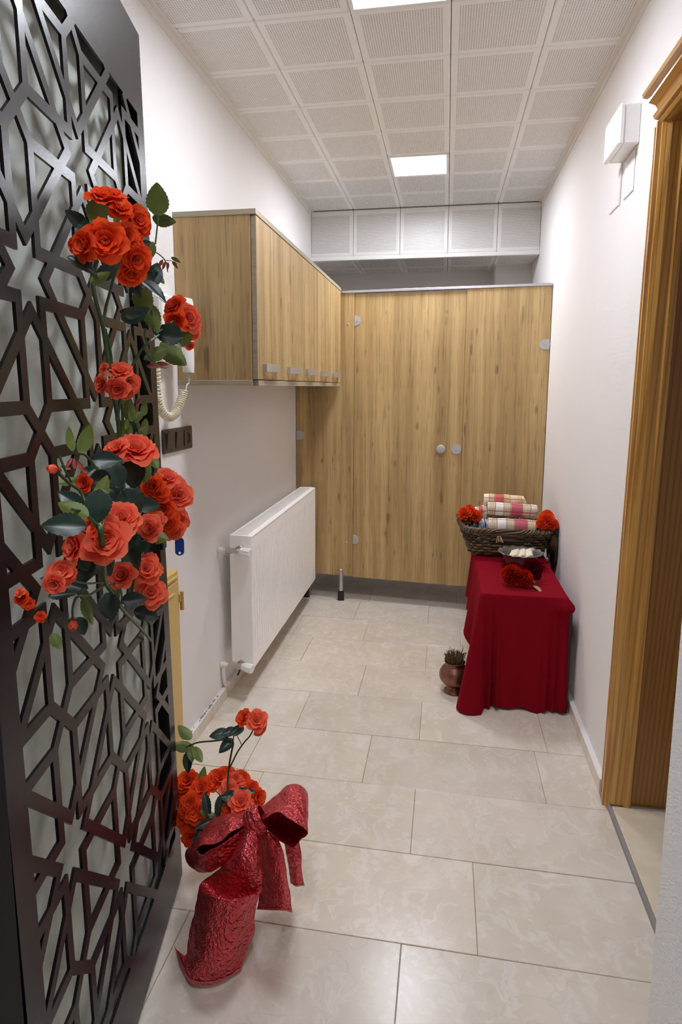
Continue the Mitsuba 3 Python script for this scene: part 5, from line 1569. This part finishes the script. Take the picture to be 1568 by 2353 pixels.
m, c = pompom(3)
POM = mikit.ply(m, 'mat_petal', smooth=True, color=c)
m, c = rose(77, (18, 0, 4), (98, 9, 27))
DARK = mikit.ply(m, 'mat_petal', smooth=True, color=c)
tz = TZ + .006
note('chrysanthemum', 'orange-red pompom chrysanthemum lying on the red cloth before the bowl', 'flower')
bloom('chrysanthemum__bloom', POM, (.300, 2.665, tz + .047), (-.15, -.75, .8), .046)
bloom('chrysanthemum__bloom_001', POM, (.350, 2.650, tz + .039), (.35, -.8, .35), .038)
add('chrysanthemum__stem', tube(smooth_path([(.36, 2.66, tz + .03), (.385, 2.66, tz + .028), (.392, 2.645, tz + .02)], 8), .0035, 8), 'mat_sprig', 50)
lf_, _ = leaf_mesh(91, .36)
add('chrysanthemum__leaf', moved(lf_, frame((.388, 2.650, tz + .010), (0.1, -.2, 1), (-.9, -.5, 0)) @ np.diag([.06, .06, .03, 1])), mat('mat_dry_leaf', (0.33, 0.25, 0.16), 0.7, 0.3), True)
note('dark_rose', 'large velvety dark burgundy rose lying right of the chrysanthemum on the red cloth', 'flower')
bloom('dark_rose__bloom', DARK, (.388, 2.735, tz + .050), (.25, -.85, .55), .052)
lf2, _ = leaf_mesh(92, .46)
for i, (o, x) in enumerate((((.40, 2.75, tz + .006), (.35, .9, 0)), ((.36, 2.78, tz + .006), (1, .3, 0)))):
    add('dark_rose__' + num('dark_rose leaf').replace('dark_rose ', ''), moved(lf2, frame(o, (0, 0, 1), x) @ np.diag([.08, .08, .04, 1])), 'mat_leaf', True)
note('dark_rose_001', 'smaller dark burgundy rose half hidden behind the chrysanthemum, touching the bowl', 'flower')
bloom('dark_rose_001__bloom', DARK, (.317, 2.765, tz + .036), (-.2, -.5, .9), .042)

# ------------------------------------------------------------------ round metal tray on edge between the table and the wall
tp = [(.0001, 0), (.118, 0), (.121, .002), (.123, .010), (.127, .012), (.130, .0105), (.131, .012), (.128, .0155), (.121, .0145), (.117, .004), (.0001, .003)]
add('round_tray', moved(lathe(tp, 60), frame((XR - .003, 3.20, .565), [-1, 0, .015])), mat('mat_tray', (0.10, 0.095, 0.095), 0.3, 0.5, metal=0.8), 40, label='dark round metal tray standing on edge between the red-clothed table and the wall', cat='tray')

# ------------------------------------------------------------------ copper pot with twigs
mat('mat_copper', P_(lambda p, n, uv: mix_((0.36, 0.155, 0.11), (0.17, 0.085, 0.075), fbm_(p.x * 22, p.y * 22, p.z * 16, 3))), 0.36, 0.5, metal=0.9)
po = np.array([.070, 2.655, 0.0])
pprof = [(.0001, .004), (.040, .003), (.044, 0), (.046, .003), (.044, .009), (.031, .018), (.027, .026), (.034, .034), (.052, .044), (.064, .060), (.068, .078), (.065, .096), (.055, .113), (.045, .122), (.042, .128), (.0435, .136), (.046, .141), (.044, .142), (.040, .135), (.039, .127), (.05, .112), (.055, .08), (.0001, .05)]
cpn = 'copper_pot'
note(cpn, 'small round footed copper pot on the floor at the left of the red cloth', 'pot')
add(cpn + '__body', moved(lathe(pprof, 56), frame(po, [0, 0, 1])), 'mat_copper', 40)
mat('mat_twig', P_(lambda p, n, uv: mix_((0.075, 0.045, 0.022), (0.19, 0.125, 0.065), n_(p.x * 90, p.y * 90, p.z * 60))), 0.8, 0.2)
rs = np.random.default_rng(17)
tw = []
for i in range(150):
    a, q = rs.uniform(0, 6.283), math.sqrt(rs.random()) * .034
    h = rs.uniform(.155, .190)
    b = po + [.5 * q * math.cos(a), .5 * q * math.sin(a), .085]
    t = po + [q * 1.35 * math.cos(a) + rs.normal(0, .004), q * 1.35 * math.sin(a) + rs.normal(0, .004), h]
    tw.append(tube([b, t], rs.uniform(.0012, .0022), 5))
    if rs.random() < .35:
        tw.append(tube([t, t + rs.normal(0, .008, 3) + [0, 0, .010]], .0008, 4))
add('twig_bundle', cat_(*tw), 'mat_twig', label='bundle of dry brown twigs standing in the copper pot', cat='twigs', kind='stuff')
